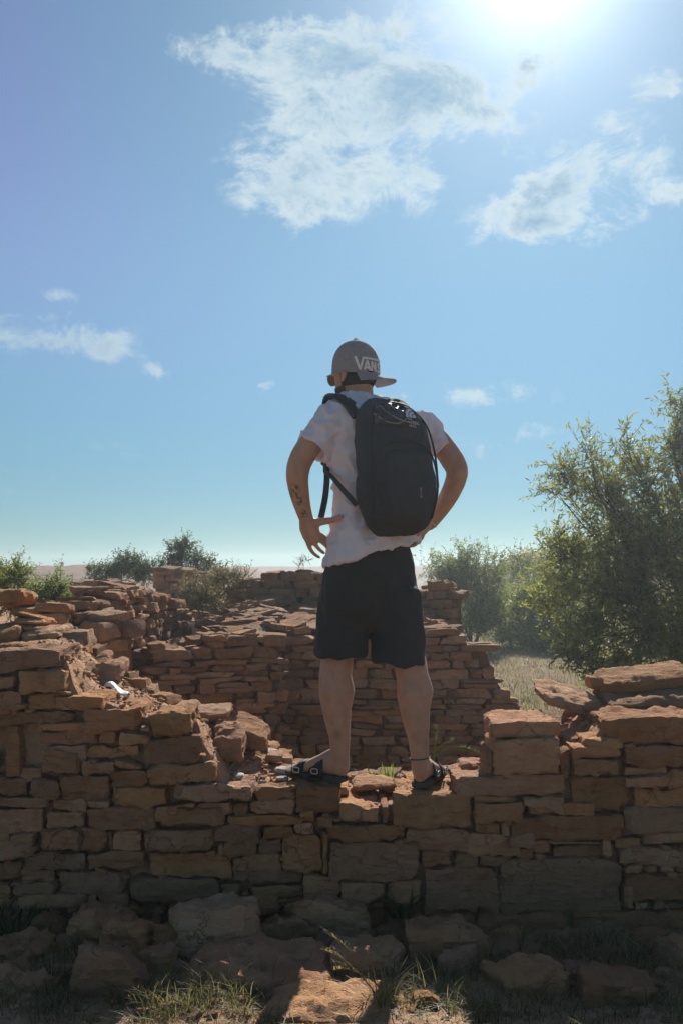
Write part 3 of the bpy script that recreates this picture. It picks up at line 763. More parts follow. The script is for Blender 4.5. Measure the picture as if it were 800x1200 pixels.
# earth mounds between the walls
def mound(name, label, x0, x1, y0, y1, fz, seed, nst, mat='dirt', edge=3.0):
    n = 44; v = []; f = []
    for j in range(n + 1):
        for i in range(n + 1):
            X_ = x0 + (x1 - x0) * i / n; Y_ = y0 + (y1 - y0) * j / n
            e = min(1.0, min(i, n - i, j, n - j) / edge); e = e * e * (3 - 2 * e)
            z = fz(X_, Y_) + .05 * noise.noise(Vector((X_ * 3, Y_ * 3, seed))) + .02 * noise.noise(Vector((X_ * 11, Y_ * 11, seed)))
            v.append((X_, Y_, z if e >= 1 else -.1 + (z + .1) * e))
    for j in range(n):
        for i in range(n): a = j * (n + 1) + i; f.append((a, a + 1, a + n + 2, a + n + 1))
    root = empty(name, ((x0 + x1) / 2, (y0 + y1) / 2, 0), label, 'rubble')
    child('earth', mk('earth', v, f), mat, root, True)
    rn = random.Random(seed)
    for k in range(nst):
        X_ = rn.uniform(x0 + .1, x1 - .1); Y_ = rn.uniform(y0 + .1, y1 - .1); h = rn.uniform(.03, .09)
        if min(X_ - x0, x1 - X_) < (x1 - x0) * edge / n * .8 or min(Y_ - y0, y1 - Y_) < (y1 - y0) * edge / n * .8: continue
        pool_stone(root, (X_, Y_, fz(X_, Y_) + h * .25 + .03), (rn.uniform(.1, .38), rn.uniform(.1, .3), h), rn.uniform(0, 3), rn.uniform(-.2, .25), rn.uniform(-.2, .2), rn)
    return root
mound('rubble_mound', 'heap of flat slabs and earth behind the room wall, left of the man', -1.25, -.5, 7.72, 10.25, lambda x, y: 1.06 + (y - 7.75) * .085 - max(0, -.85 - x) * .35, 31, 110)
mound('rubble_mound', 'heap of slabs on the head of the room wall behind the man\'s knees', -.55, 1.02, 8.32, 10.2, lambda x, y: 1.06 + (y - 8.2) * (.085 if x < .1 else .03) - max(0, x - .75) * .6, 32, 130)
mound('earth_bank', 'earthen bank behind the receding wall at left', -6.0, -1.72, 6.4, 14.0, lambda x, y: .95 + (y - 7) * .06, 33, 60, edge=7.0)
mound('earth_bank', 'bare earth bank beneath the pale dry shrub', -2.2, -.5, 10.1, 14.2, lambda x, y: 1.05 + (y - 10.3) * .05, 34, 40, edge=5.0)

# ---------------------------------------------------------------- fallen boulders in front
BLD = [
 # x0,x1,ytop,ybot, Y, label
 (-20,48,1104,1142,3.62,'flat shaded boulder at the far left edge beside the dark green plant'),
 (40,80,1078,1112,3.85,'small squarish fallen block at the foot of the wall, lower left'),
 (79,154,1072,1122,3.80,'wedge-shaped fallen stone against the wall foot, lower left'),
 (115,180,1088,1140,3.62,'rounded boulder leaning right, second row of the fallen stones at lower left'),
 (155,200,1116,1152,3.5,'small fallen stone between two larger boulders at lower left'),
 (72,170,1126,1210,3.32,'large pale-brown pointed boulder near the bottom left corner'),
 (182,228,1090,1142,3.62,'upright rounded boulder left of the big triangular boulder'),
 (203,302,1066,1136,3.66,'big triangular fallen boulder at the wall foot below the gravel slope'),
 (228,398,1134,1228,3.36,'huge sloping slab in shadow at the bottom, left of the sunlit patch'),
 (300,368,1078,1118,3.78,'squat fallen block half hidden by grass right of the triangular boulder'),
 (350,445,1062,1100,3.84,'low flat fallen slab at the wall foot below the standing man'),
 (465,560,1090,1142,3.62,'low dusty fallen stone in the grass right of centre'),
 (330,484,1180,1240,3.10,'flat sunlit sandstone slab at the bottom centre'),
 (480,512,1168,1195,3.14,'small sunlit stone right of the flat sunlit slab at the bottom'),
 (582,668,1140,1205,3.34,'broad low boulder among grass at the bottom right'),
 (668,765,1152,1220,3.22,'dark low boulder at the bottom edge, right side'),
 (774,850,1112,1165,3.62,'shaded boulder at the right edge at the foot of the wall'),
 (392,474,1108,1152,3.5,'half-buried stone in the grass above the sunlit slab'),
 (545,612,1112,1150,3.66,'small buried stone at the wall foot below the widest block'),
 (688,730,1120,1150,3.66,'small stone at the wall foot under the long lower block at right'),
 (-30,66,1150,1215,3.3,'dark boulder in the bottom left corner'),
]
for i, (x0, x1, y0, y1, Y, lab) in enumerate(BLD):
    rn = random.Random(70 + i)
    c = P((x0 + x1) / 2, (y0 + y1) / 2, Y); w = (x1 - x0) / FP * Y; h = (y1 - y0) / FP * Y
    gz = ground_z(c.x, c.y); z1 = P(0, y0, Y).z; z0 = min(gz - .04, P(0, y1, Y).z)
    flat = lab.startswith('flat sun')
    dep = w * rn.uniform(.6, .9) if not flat else .34
    c8 = box8(c.x, c.y + dep * .25, (z0 + z1) / 2, w * 1.08, dep, (z1 - z0) * 1.12, rn.uniform(-.15, .15), rn.uniform(-.15, .1), rn.uniform(-.1, .1) if not flat else 0, .12, rn)
    me, cen = stone(c8, 5000 + i, .013, .016, 7, 9, 'boulder', .34)
    me.materials.append(MATS['sandstone'])
    o = bpy.data.objects.new('boulder', me); C.objects.link(o); o.location = cen
    tag(o, lab, 'boulder', 'fallen boulders at the foot of the wall')
heap = empty('rubble_heap', (0, 3.6, .15), 'loose small fallen stones strewn between the boulders at the foot of the wall', 'rubble')
for k in range(150):
    x = rc.uniform(-20, 820); y = rc.uniform(1075, 1215); Y_ = 3.02 + (1215 - y) / 140 * .93; X_ = (x - 400) / FP * Y_
    w = .03 + .12 * rc.random() ** 2.2
    if y > 1172: w *= .35
    o = pool_stone(heap, (X_, Y_, ground_z(X_, Y_) + w * .12), (w, w * rc.uniform(.6, .9), w * rc.uniform(.35, .7)), rc.uniform(0, 3), rc.uniform(-.4, .4), rc.uniform(-.4, .4), rc)
# pebbles and clods on the ground in front: one mass
pts = []
for k in range(2200):
    X_ = rc.uniform(-1.5, 1.5); Y_ = rc.uniform(2.7, 4.02)
    s = .005 + .03 * rc.random() ** 7
    pts.append(((X_, Y_, ground_z(X_, Y_) + s * .15), s))
g0 = bpy.data.objects.new('x', None); g0.location = (0, 0, 0)
ob = gravel('pebbles', None, pts, 8, 'sandstone') if False else None
def gravel_ground():
    e = bpy.data.objects.new('tmp_e', None); C.objects.link(e)
    o = gravel('pebbles', e, pts, 8, 'dirt'); o.parent = None; o.location = (0, 0, 0); bpy.data.objects.remove(e)
    tag(o, 'loose pebbles and clods scattered over the shaded ground in front of the wall', 'gravel')
gravel_ground()

# ---------------------------------------------------------------- plants
def blades(specs, seed, seg=4):
    """specs: (pos, length, width, lean dir (x,y), lean amount) -> verts, faces"""
    V = []; F = []; off = 0; rn = random.Random(seed)
    for p, L, w, dr, ln in specs:
        p = Vector(p); side = Vector((-dr[1], dr[0], 0))
        if rn.random() < .5: side = (side + Vector((dr[0], dr[1], 0)) * rn.uniform(-1, 1)).normalized()
        for k in range(seg + 1):
            t = k / seg
            q = p + Vector((dr[0], dr[1], 0)) * (ln * L * t * t) + Vector((0, 0, L * (t - .32 * ln * t * t)))
            ww = w * (1 - t ** 1.5) * .5 + .0002
            V.append(q - side * ww); V.append(q + side * ww)
            if k: a = off + 2 * (k - 1); F.append((a, a + 1, a + 3, a + 2))
        off += 2 * (seg + 1)
    return V, F
def tuft_specs(c, n, L, spread, rn, w=.004, lean=(.3, 1.1)):
    o = []
    for _ in range(n):
        a = rn.uniform(0, 6.283); r = spread * math.sqrt(rn.random())
        x = c[0] + math.cos(a) * r; y = c[1] + math.sin(a) * r
        b = a + rn.uniform(-.9, .9)
        o.append(((x, y, (ground_z(x, y) if len(c) < 3 else c[2]) - .005), L * rn.uniform(.45, 1.1), w * rn.uniform(.6, 1.3), (math.cos(b), math.sin(b)), rn.uniform(*lean)))
    return o
rg = random.Random(44)
# short shaded grass across the foreground
sp = []; sd = []
for k in range(430):
    x = rg.uniform(-20, 830); y = rg.uniform(1075, 1215)
    if 350 < x < 470 and y > 1165: continue
    Y_ = 3.0 + (1215 - y) / 140 * .9; X_ = (x - 400) / FP * Y_
    (sp if rg.random() < .62 else sd).extend(tuft_specs((X_, Y_), rg.randint(14, 40), rg.uniform(.03, .085), rg.uniform(.03, .09), rg, .003))
for x, y, n in ((160, 1185, 90), (205, 1190, 120), (250, 1185, 140), (290, 1182, 110), (350, 1100, 120), (330, 1085, 100), (430, 1130, 170), (470, 1120, 160), (520, 1150, 170), (560, 1135, 190), (600, 1120, 150), (690, 1125, 160), (720, 1110, 120), (640, 1150, 120), (510, 1190, 120), (740, 1140, 120), (60, 1170, 120), (110, 1150, 90), (100, 1120, 60), (230, 1075, 60)):
    Y_ = 3.05 + (1215 - y) / 140 * .9; X_ = (x - 400) / FP * Y_
    sp += tuft_specs((X_, Y_), int(n * .9), .095, .11, rg, .003); sd += tuft_specs((X_, Y_), n // 3, .13, .1, rg, .0028)
lit_ = []
for k in range(3200):
    Y_ = rg.uniform(2.9, 4.0); X_ = rg.uniform(-1.5, 1.5); a_ = rg.uniform(0, 6.283)
    lit_.append(((X_, Y_, ground_z(X_, Y_) + rg.uniform(.0, .012)), rg.uniform(.015, .05), rg.uniform(.0015, .004), (math.cos(a_), math.sin(a_)), rg.uniform(1.8, 2.9)))
v, f = blades(lit_, 21, 3); o = link('dry_litter', mk('dry_litter', v, f), 'grass_dry'); tag(o, 'dry straw litter lying over the soil in front of the wall', 'litter'); o['kind'] = 'stuff'
v, f = blades(sp, 1); o = link('grass', mk('grass', v, f), 'grass'); tag(o, 'low green grass growing between the fallen boulders in front of the wall', 'grass'); o['kind'] = 'stuff'
v, f = blades(sd, 2); o = link('dry_grass', mk('dry_grass', v, f), 'grass_dry'); tag(o, 'thin dry straw blades among the grass in front of the wall', 'grass'); o['kind'] = 'stuff'
# meadow right of the ruin
sp = []; sd = []
for k in range(5200):
    Y_ = 9.5 + 22 * rg.random() ** 1.5; X_ = (rg.uniform(540, 860) - 400) / FP * Y_
    tgt = sp if noise.noise(Vector((X_ * .8, Y_ * .8, 0))) + rg.uniform(-.3, .3) > 0 else sd
    tgt.extend(tuft_specs((X_, Y_), 5, rg.uniform(.06, .17), .12, rg, .008))
v, f = blades(sp, 3, 2); o = link('meadow_grass', mk('meadow_grass', v, f), 'grass'); tag(o, 'sparse green grass on the open ground right of the ruin', 'grass'); o['kind'] = 'stuff'
v, f = blades(sd, 4, 2); o = link('meadow_straw', mk('meadow_straw', v, f), 'grass_dry'); tag(o, 'sparse straw-coloured grass on the open ground right of the ruin', 'grass'); o['kind'] = 'stuff'

def single_tuft(name, label, cat, pts_, mat, seed, stalks=None):
    rn = random.Random(seed); sp = []
    for c, n, L, s, w, lean in pts_: sp += tuft_specs(c, n, L, s, rn, w, lean)
    c0 = Vector(pts_[0][0]) if len(pts_[0][0]) == 3 else Vector((*pts_[0][0], ground_z(*pts_[0][0])))
    root = empty(name, c0, label, cat)
    v, f = blades(sp, seed, 5); child('blade_cluster', mk('blade_cluster', v, f), mat, root)
    if stalks:
        for pth, r in stalks:
            g = Geo(); g.limb(pth, [r] * len(pth), 6, False); child('stalk', g.mesh('stalk'), mat, root)
    return root
def seedhead(path, n, L, rn):
    out = []
    for k in range(n):
        t = .55 + .45 * k / n; i = min(int(t * (len(path) - 1)), len(path) - 2); fr = t * (len(path) - 1) - i
        p = path[i].lerp(path[i + 1], fr); a = rn.uniform(0, 6.28)
        out.append((p, L * rn.uniform(.5, 1), .005, (math.cos(a), math.sin(a)), .8))
    return out
rs = random.Random(2)
st = []
for q in ([(445, 1160), (425, 1130), (400, 1105), (378, 1090)], [(450, 1162), (430, 1145), (405, 1135), (390, 1137)], [(440, 1165), (420, 1140), (395, 1120), (375, 1112)]):
    st.append(([P(x, y, 3.12 - .02 * i) for i, (x, y) in enumerate(q)], .0018))
gt = single_tuft('grass_tuft', 'taller grass tuft with sunlit bending stems by the bottom sunlit slab', 'grass', [((*P(446, 1165, 3.14).xy,), 60, .16, .05, .005, (.3, 1.2))], 'grass_dry', 3, st)
sp = [q for pth, r in st for q in seedhead(pth, 12, .035, rs)]
v, f = blades(sp, 6, 3); child('seed_head', mk('seed_head', v, f), 'grass_dry', gt)
# weeds on the wall head
wz = core_top(440, .75)
single_tuft('weed', 'bright green weed sprouting behind the wall between the man\'s feet', 'weed', [((*P(445, 915, 4.5).xy, P(445, 917, 4.5).z), 34, .085, .07, .012, (.1, .7)), ((*P(458, 915, 4.48).xy, P(458, 917, 4.48).z), 12, .1, .03, .012, (.05, .4)), ((*P(425, 916, 4.5).xy, P(425, 917, 4.5).z), 14, .05, .05, .01, (.1, .8))], 'weed', 9)
st = [([P(512, 915, 4.5), P(508, 885, 4.5), P(512, 860, 4.48), P(511, 852, 4.48)], .0022), ([P(509, 888, 4.5), P(525, 876, 4.5), P(545, 876, 4.5), P(565, 884, 4.5)], .002), ([P(510, 880, 4.5), P(518, 872, 4.48), P(530, 868, 4.48), P(528, 866, 4.48)], .0018)]
tw = single_tuft('thin_weed', 'thin pale stalk with long side shoots by the man\'s right ankle', 'weed', [((*P(520, 912, 4.5).xy, P(520, 912, 4.5).z), 10, .07, .03, .01, (.2, .9))], 'weed', 10, st)
v, f = blades([q for pth, r in st for q in seedhead(pth, 14, .022, rs)], 11, 3); child('leaf_cluster', mk('leaf_cluster', v, f), 'weed', tw)
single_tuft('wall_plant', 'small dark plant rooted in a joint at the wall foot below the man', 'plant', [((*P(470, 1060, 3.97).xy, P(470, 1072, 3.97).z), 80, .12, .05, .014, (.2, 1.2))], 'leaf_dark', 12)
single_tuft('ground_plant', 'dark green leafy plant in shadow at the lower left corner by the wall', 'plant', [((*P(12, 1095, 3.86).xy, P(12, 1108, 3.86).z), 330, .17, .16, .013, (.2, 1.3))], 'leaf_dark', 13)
st = [([P(88, 1085, 3.85), P(92, 1040, 3.88), P(99, 1010, 3.9)], .0016)]
single_tuft('straw_tuft', 'single thin dry stem standing against the wall at lower left', 'weed', [((*P(88, 1085, 3.85).xy, P(88, 1088, 3.85).z), 8, .1, .03, .004, (.2, .9))], 'grass_dry', 14, st)
st = [([P(782, 1150, 3.6), P(750, 1110, 3.62), P(718, 1088, 3.66)], .0022), ([P(742, 1150, 3.6), P(735, 1120, 3.62), P(720, 1092, 3.66)], .0018), ([P(808, 1120, 3.6), P(795, 1085, 3.62), P(780, 1062, 3.66)], .0018)]
single_tuft('straw_tuft', 'crossed dry stems leaning at the wall foot, lower right', 'weed', [((*P(760, 1150, 3.6).xy, P(760, 1155, 3.6).z), 40, .14, .1, .004, (.3, 1.1))], 'grass_dry', 15, st)

def crown_mesh(clumps, seed, leaf=(.06, .013), per=14, twig=.3, droop=0.0, up=.35):
    """clumps: (centre, (rx,ry,rz), n twigs). leaf blades along many small twigs; returns leaf mesh, twig mesh"""
    rn = np.random.RandomState(seed)
    P0 = []; D = []
    for c, r, n in clumps:
        u = rn.normal(size=(n, 3)); u /= np.linalg.norm(u, axis=1)[:, None]
        rad = rn.rand(n) ** .45
        m = max(3, n // 13); q = rn.normal(size=(m, 3)); q /= np.linalg.norm(q, axis=1)[:, None]
        q = np.array(c) + q * (rn.rand(m) ** .5)[:, None] * np.array(r) * 1.02
        p = q[rn.randint(0, m, n)] + u * rad[:, None] * np.array(r) * rn.uniform(.16, .5, (n, 1))
        d = u * .8 + rn.normal(size=(n, 3)) * .55 + np.array([0, 0, up]); d /= np.linalg.norm(d, axis=1)[:, None]
        P0.append(p); D.append(d)
    P0 = np.vstack(P0); D = np.vstack(D); n = len(P0)
    Lt = twig * rn.uniform(.4, 1.15, n)
    # twigs (thin triangles)
    tip = P0 + D * Lt[:, None]; tip[:, 2] -= droop * Lt
    sd = np.cross(D, rn.normal(size=(n, 3))); sd /= np.linalg.norm(sd, axis=1)[:, None]
    tv = np.stack([P0 - sd * .004, P0 + sd * .004, tip], 1).reshape(-1, 3); tf = np.arange(n * 3).reshape(-1, 3)
    # leaves
    m = n * per; ti = np.repeat(np.arange(n), per); t = np.tile((np.arange(per) + .5) / per, n) + rn.uniform(-.04, .04, m)
    base = P0[ti] + D[ti] * (Lt[ti] * t)[:, None]; base[:, 2] -= droop * Lt[ti] * t * t
    a = D[ti] * .55 + rn.normal(size=(m, 3)) * .75; a[:, 2] -= .12; a /= np.linalg.norm(a, axis=1)[:, None]
    s = np.cross(a, rn.normal(size=(m, 3))); s /= np.linalg.norm(s, axis=1)[:, None]
    ll = leaf[0] * rn.uniform(.55, 1.2, m)[:, None]; lw = leaf[1] * rn.uniform(.7, 1.2, m)[:, None]
    v = np.stack([base, base + a * ll * .45 + s * lw * .5, base + a * ll, base + a * ll * .45 - s * lw * .5], 1).reshape(-1, 3)
    f = np.arange(m * 4).reshape(-1, 4)
    def fast(nm, V, Fc):
        me = bpy.data.meshes.new(nm); k = Fc.shape[1]
        me.vertices.add(len(V)); me.vertices.foreach_set('co', V.astype(np.float32).ravel())
        me.loops.add(Fc.size); me.loops.foreach_set('vertex_index', Fc.astype(np.int32).ravel())
        me.polygons.add(len(Fc)); me.polygons.foreach_set('loop_start', np.arange(0, Fc.size, k, dtype=np.int32))
        me.update(calc_edges=True); me.validate(); return me
    return fast('crown', v, f), fast('twigs', tv, tf), P0

def tree(name, label, cat, base, clumps, seed, mat, leaf, per, twig, trunk_r, up=.35, droop=0, group=None):
    hubf = .05 if cat in ('bush', 'shrub') else .2; trunk_r *= .62
    root = empty(name, base, label, cat, group)
    cm, tm, P0 = crown_mesh(clumps, seed, leaf, per, twig, droop, up)
    child('crown', cm, mat, root); 
    rn = random.Random(seed); g = Geo(); base = Vector(base)
    cl = [(Vector(c), r) for c, r, n in clumps]
    hub = base + Vector((rn.uniform(-.1, .1), rn.uniform(-.1, .1), (max(c.z for c, r in cl) - base.z) * hubf))
    g.limb([base - Vector((0, 0, .1)), base.lerp(hub, .5) + Vector((.04, 0, 0)), hub], [trunk_r * 1.25, trunk_r, trunk_r * .85], 10, False)
    for c, r in cl:
        m = hub.lerp(c, .5) + Vector((rn.uniform(-.3, .3), rn.uniform(-.2, .2), rn.uniform(-.1, .35)))*min(1, (c - hub).length * .5)
        w1 = hub.lerp(m, .5) + Vector((rn.uniform(-.09, .09), 0, rn.uniform(-.07, .07))); w2 = m.lerp(c, .5) + Vector((rn.uniform(-.12, .12), 0, rn.uniform(-.1, .1)))
        g.limb([hub, w1, m, w2, c], [trunk_r * .55, trunk_r * .4, trunk_r * .26, trunk_r * .16, trunk_r * .07], 7, False)
        for _ in range(4):
            t = rn.uniform(.4, 1); q = (hub.lerp(m, t * 2) if t < .5 else m.lerp(c, t * 2 - 1))
            e = c + Vector((rn.gauss(0, 1) * r[0], rn.gauss(0, 1) * r[1], rn.gauss(0, 1) * r[2])) * .62
            g.limb([q, q.lerp(e, .5) + Vector((rn.uniform(-.06, .06), 0, rn.uniform(-.03, .08))), e], [trunk_r * .14, trunk_r * .09, trunk_r * .04], 5, False)
    child('trunk', g.mesh('trunk'), 'bark', root, True)
    child('twigs', tm, 'bark', root)
    return root
def cl(x, y, Y, rx, ry, n, rd=None):
    c = P(x, y, Y); k = Y / FP
    return (tuple(c), (rx * k, (rd if rd else rx) * k * .8, ry * k), n)
# big tree at right
YT = 11.0
T1 = [cl(706, 580, YT, 42, 36, 120), cl(750, 552, YT + .2, 42, 36, 120), cl(786, 512, YT, 20, 26, 60), cl(668, 562, YT - .2, 22, 18, 46), cl(694, 535, YT, 24, 20, 36), cl(738, 630, YT, 56, 42, 270), cl(800, 596, YT, 50, 55, 260), cl(672, 648, YT + .3, 36, 34, 150),
      cl(780, 665, YT - .4, 60, 48, 330), cl(712, 695, YT - .2, 48, 40, 240), cl(760, 732, YT - .5, 60, 40, 300), cl(690, 745, YT - .5, 32, 28, 90), cl(722, 782, YT - .6, 34, 22, 95), cl(800, 762, YT - .6, 45, 35, 200), cl(660, 774, YT - .7, 20, 16, 36), cl(860, 640, YT, 70, 90, 380), cl(870, 540, YT + .3, 60, 50, 200), cl(796, 480, YT + .2, 12, 16, 26), cl(830, 485, YT, 30, 20, 70), cl(724, 520, YT, 14, 16, 20), cl(654, 580, YT, 14, 12, 20), cl(645, 700, YT + .4, 26, 30, 90)]
tree('feathery_tree', 'big feathery olive-green tree filling the right edge of the view', 'tree', (*P(815, 0, YT).xy, -.05), T1, 51, 'leaf_tree', (.08, .018), 18, .38, .09, .3, .12)
# bushes behind, right
YB2 = 20.0
tree('bush', 'rounded dark green bush just right of the man\'s hip', 'bush', (*P(545, 0, YB2).xy, -.05), [cl(540, 690, YB2, 36, 40, 330), cl(515, 680, YB2, 24, 28, 170), cl(565, 705, YB2, 26, 32, 200), cl(545, 660, YB2, 26, 18, 130), cl(520, 715, YB2, 24, 24, 120), cl(550, 728, YB2, 34, 22, 200), cl(575, 730, YB2, 22, 20, 120), cl(575, 670, YB2 + .3, 18, 18, 90)], 52, 'leaf_bush', (.09, .02), 16, .46, .08, .5)
tree('bush', 'pale yellow-green bush between the dark bush and the big tree', 'bush', (*P(622, 0, 21).xy, -.05), [cl(615, 705, 21, 30, 26, 200), cl(640, 690, 21, 30, 30, 200), cl(598, 715, 21, 20, 20, 100), cl(630, 735, 20.8, 34, 22, 190), cl(660, 700, 21, 24, 30, 140), cl(600, 742, 20.8, 22, 18, 130), cl(585, 725, 21.6, 24, 26, 160), cl(640, 720, 21.3, 40, 30, 260), cl(672, 735, 20.8, 26, 26, 150), cl(655, 750, 20.8, 24, 18, 110), cl(625, 762, 20.6, 30, 14, 120)], 53, 'leaf_light', (.09, .021), 16, .46, .08, .5)
tree('bush', 'hazy bush on the skyline left of the big tree\'s crown', 'bush', (*P(648, 0, 26).xy, -.05), [cl(640, 662, 26, 34, 18, 170), cl(610, 668, 26, 22, 16, 90), cl(670, 655, 26, 28, 22, 140), cl(660, 680, 26, 40, 26, 200), cl(600, 690, 26, 30, 24, 130)], 54, 'leaf_bush', (.10, .025), 15, .5, .08, .5)
# left side
YL = 8.2
tree('bush', 'bright green leafy bush at the far left edge above the ruined wall', 'bush', (*P(45, 0, YL).xy, .9), [cl(20, 690, YL, 28, 24, 230), cl(55, 700, YL, 30, 22, 240), cl(5, 675, YL + .3, 22, 14, 90), cl(78, 706, YL, 16, 14, 80), cl(-25, 690, YL, 30, 28, 150), cl(35, 712, YL - .2, 36, 14, 140)], 55, 'leaf_bush', (.035, .009), 16, .16, .02, .6)
tree('bush', 'wide dark green bush on the skyline left of the small tree', 'bush', (*P(143, 0, 16).xy, .6), [cl(145, 668, 16, 30, 16, 260), cl(120, 673, 16, 18, 11, 110), cl(168, 672, 16, 20, 13, 130), cl(150, 657, 16, 16, 8, 60)], 56, 'leaf_dark', (.05, .014), 16, .2, .04, .5)
tree('small_tree', 'small open-crowned tree standing on the skyline left of centre', 'tree', (*P(220, 0, 16.2).xy, .8), [cl(215, 650, 16.2, 18, 15, 150), cl(232, 660, 16.2, 18, 11, 110), cl(205, 662, 16.2, 14, 8, 70), cl(218, 638, 16.2, 10, 8, 45), cl(250, 666, 16.2, 16, 7, 70), cl(195, 668, 16.2, 12, 7, 50)], 57, 'leaf_dark', (.05, .014), 15, .2, .05, .5)
YD = 9.6
tree('dry_shrub', 'pale straw-coloured shrub spreading between the ruined walls left of centre', 'shrub', (*P(245, 0, YD).xy, .8), [cl(235, 695, YD, 20, 18, 170), cl(258, 685, YD + .3, 20, 13, 140), cl(280, 676, YD + .6, 14, 9, 80), cl(218, 706, YD - .2, 12, 14, 80), cl(245, 708, YD - .2, 18, 14, 120)], 58, 'leaf_dry', (.03, .006), 18, .16, .015, .9)
tree('bare_shrub', 'tiny bare shrub against the sky beside the man\'s left hand', 'shrub', (*P(354, 0, 11).xy, 1.4), [cl(354, 658, 11, 9, 6, 26), cl(350, 662, 11, 5, 4, 10)], 59, 'leaf_dry', (.02, .005), 5, .1, .008, .6)

# far tower on the hill
g = Geo(); p = P(73.5, 665.5, 80.5); k = 80.5 / FP
for w, z0, z1 in ((2.6, 0, 5), (3.4, 5, 5.8), (2.2, 5.8, 7)):
    g.add(box8(p.x, p.y, p.z + (z0 + z1) / 2 * k, w * k, w * k, (z1 - z0) * k), [(0, 2, 3, 1), (4, 5, 7, 6), (0, 1, 5, 4), (2, 6, 7, 3), (0, 4, 6, 2), (1, 3, 7, 5)])
tag(link('watchtower', g.mesh('watchtower'), 'plaster_far'), 'tiny square tower on the distant brown hill at left', 'tower')

# white plastic scrap on the rubble
n = 14; v = []; f = []
for i in range(n + 1):
    t = i / n; c = P(125 + 26 * t, 803 + 13 * t ** 1.4, 4.4 - .05 * t)
    for j in range(5):
        s = j / 4 - .5
        v.append(c + Vector((0, s * .07, .012 * math.sin(t * 7) * (1 if j % 2 else .5) + .012 - abs(s) * .03)))
for i in range(n):
    for j in range(4): a = i * 5 + j; f.append((a, a + 1, a + 6, a + 5))
o = link('plastic_scrap', mk('plastic_scrap', v, f), 'plastic_white', smooth=True)
sm = o.modifiers.new('s', 'SOLIDIFY'); sm.thickness = .004
tag(o, 'scrap of white plastic lying on the rubble slope at left', 'litter')

# ================================================================ the man
Y0 = 4.12
YAW = math.radians(28); F_ = Vector((-math.sin(YAW), math.cos(YAW), 0)); R_ = Vector((math.cos(YAW), math.sin(YAW), 0))
HY = math.radians(45); FH = Vector((-math.sin(HY), math.cos(HY), 0)); RH = Vector((math.cos(HY), math.sin(HY), 0))
UP = Vector((0, 0, 1))
hp = lambda x, y, dy: P(x, y, Y0 + dy)
man = empty('person', P(440, 922, 4.1), 'man seen from behind in white T-shirt and black shorts, hands on his hips', 'person')

def sring(c, w, d, p=2.2, n=40, tilt=0.0, R=R_, F=F_, fr=None, bk=None):
    o = []
    for j in range(n):
        a = 2 * math.pi * j / n; cx, sy = math.cos(a), math.sin(a)
        lx = math.copysign(abs(cx) ** (2 / p), cx) * w
        dd = (fr if (fr is not None and sy > 0) else bk if (bk is not None and sy < 0) else d)
        ly = math.copysign(abs(sy) ** (2 / p), sy) * dd
        q = c + R * lx + F * ly; q.z += tilt * (q.x - c.x); o.append(q)
    return o
# ---- head rings
HO = P(416, 436, Y0 + .03)
HEAD = [(.108, .02, .03, .035), (.10, .040, .048, .052), (.082, .056, .068, .074), (.05, .068, .085, .09), (.01, .0775, .098, .102), (-.03, .073, .097, .094), (-.06, .067, .096, .074), (-.085, .059, .094, .045), (-.108, .047, .092, .012), (-.124, .032, .086, -.02), (-.131, .014, .07, -.035)]
def head_ring(z, w, f, b, off=0.0, n=40):
    o = []
    for j in range(n):
        a = 2 * math.pi * j / n
        ly = math.sin(a) * (f if math.sin(a) > 0 else b)
        if b < 0 and math.sin(a) < 0: ly = -math.sin(a) * (-b) * -1 * -1
        q = HO + RH * (math.cos(a) * w) + FH * ly + UP * z
        dirn = (RH * math.cos(a) + FH * math.sin(a)); o.append(q + dirn * off)
    return o
def hinterp(z):
    zs = [h[0] for h in HEAD][::-1]
    return [float(np.interp(z, zs, [h[k] for h in HEAD][::-1])) for k in (1, 2, 3)]

# ---- foot frames: heel point, forward direction
ZL = P(0, 920, 4.035).z; ZR = P(0, 926, 4.085).z
FEET = {'left': (P(404, 0, 4.08), Vector((-.90, .44, 0)).normalized(), .752), 'right': (P(491, 0, 4.09), Vector((.36, .93, 0)).normalized(), .724)}
SOLE = .024; FL = .265

body = Geo()
body.loft([head_ring(*h) for h in HEAD])
body.limb([HO - FH * .02 - UP * .03, HO - FH * .025 - UP * .09, P(421, 470, Y0 + .005), P(426, 488, Y0)], [.056, .057, .058, .06], 24)
body.limb([HO + FH * .095 + UP * .005, HO + FH * .11 - UP * .03, HO + FH * .098 - UP * .046], [.010, .014, .012], 10)           # nose
for s in (-1, 1):                                                                                                                # ears
    e = HO + RH * (s * .078) - UP * .018 - FH * .005
    body.limb([e + UP * .022, e - FH * .012 + RH * s * .006, e - UP * .026 + FH * .004], [.013, .017, .010], 12, True, .45, RH)
TORSO = [(464, 420, .050, .046), (472, 427, .085, .06), (482, 434, .14, .075), (496, 438, .165, .085), (520, 440, .17, .09), (560, 438, .16, .085), (600, 436, .155, .085), (640, 434, .16, .095), (690, 433, .16, .10), (715, 433, .13, .09)]
body.loft([sring(P(cx, y, Y0), w, d) for y, cx, w, d in TORSO])
L_ARM = ([(384, 492, -.085), (370, 512, -.095), (354, 536, -.105), (348.5, 556, -.105), (351, 578, -.085), (355, 595, -.075), (359, 608, -.07)], [.044, .05, .050, .047, .041, .034, .029])
R_ARM = ([(498, 500, .085), (513, 516, .08), (530, 540, .07), (535, 556, .07), (526, 580, .09), (512, 602, .10), (503, 614, .10)], [.042, .048, .050, .046, .041, .034, .028])
for pts_, rad in (L_ARM, R_ARM): body.limb([P(x, y, Y0 + dy) for x, y, dy in pts_], rad, 22)
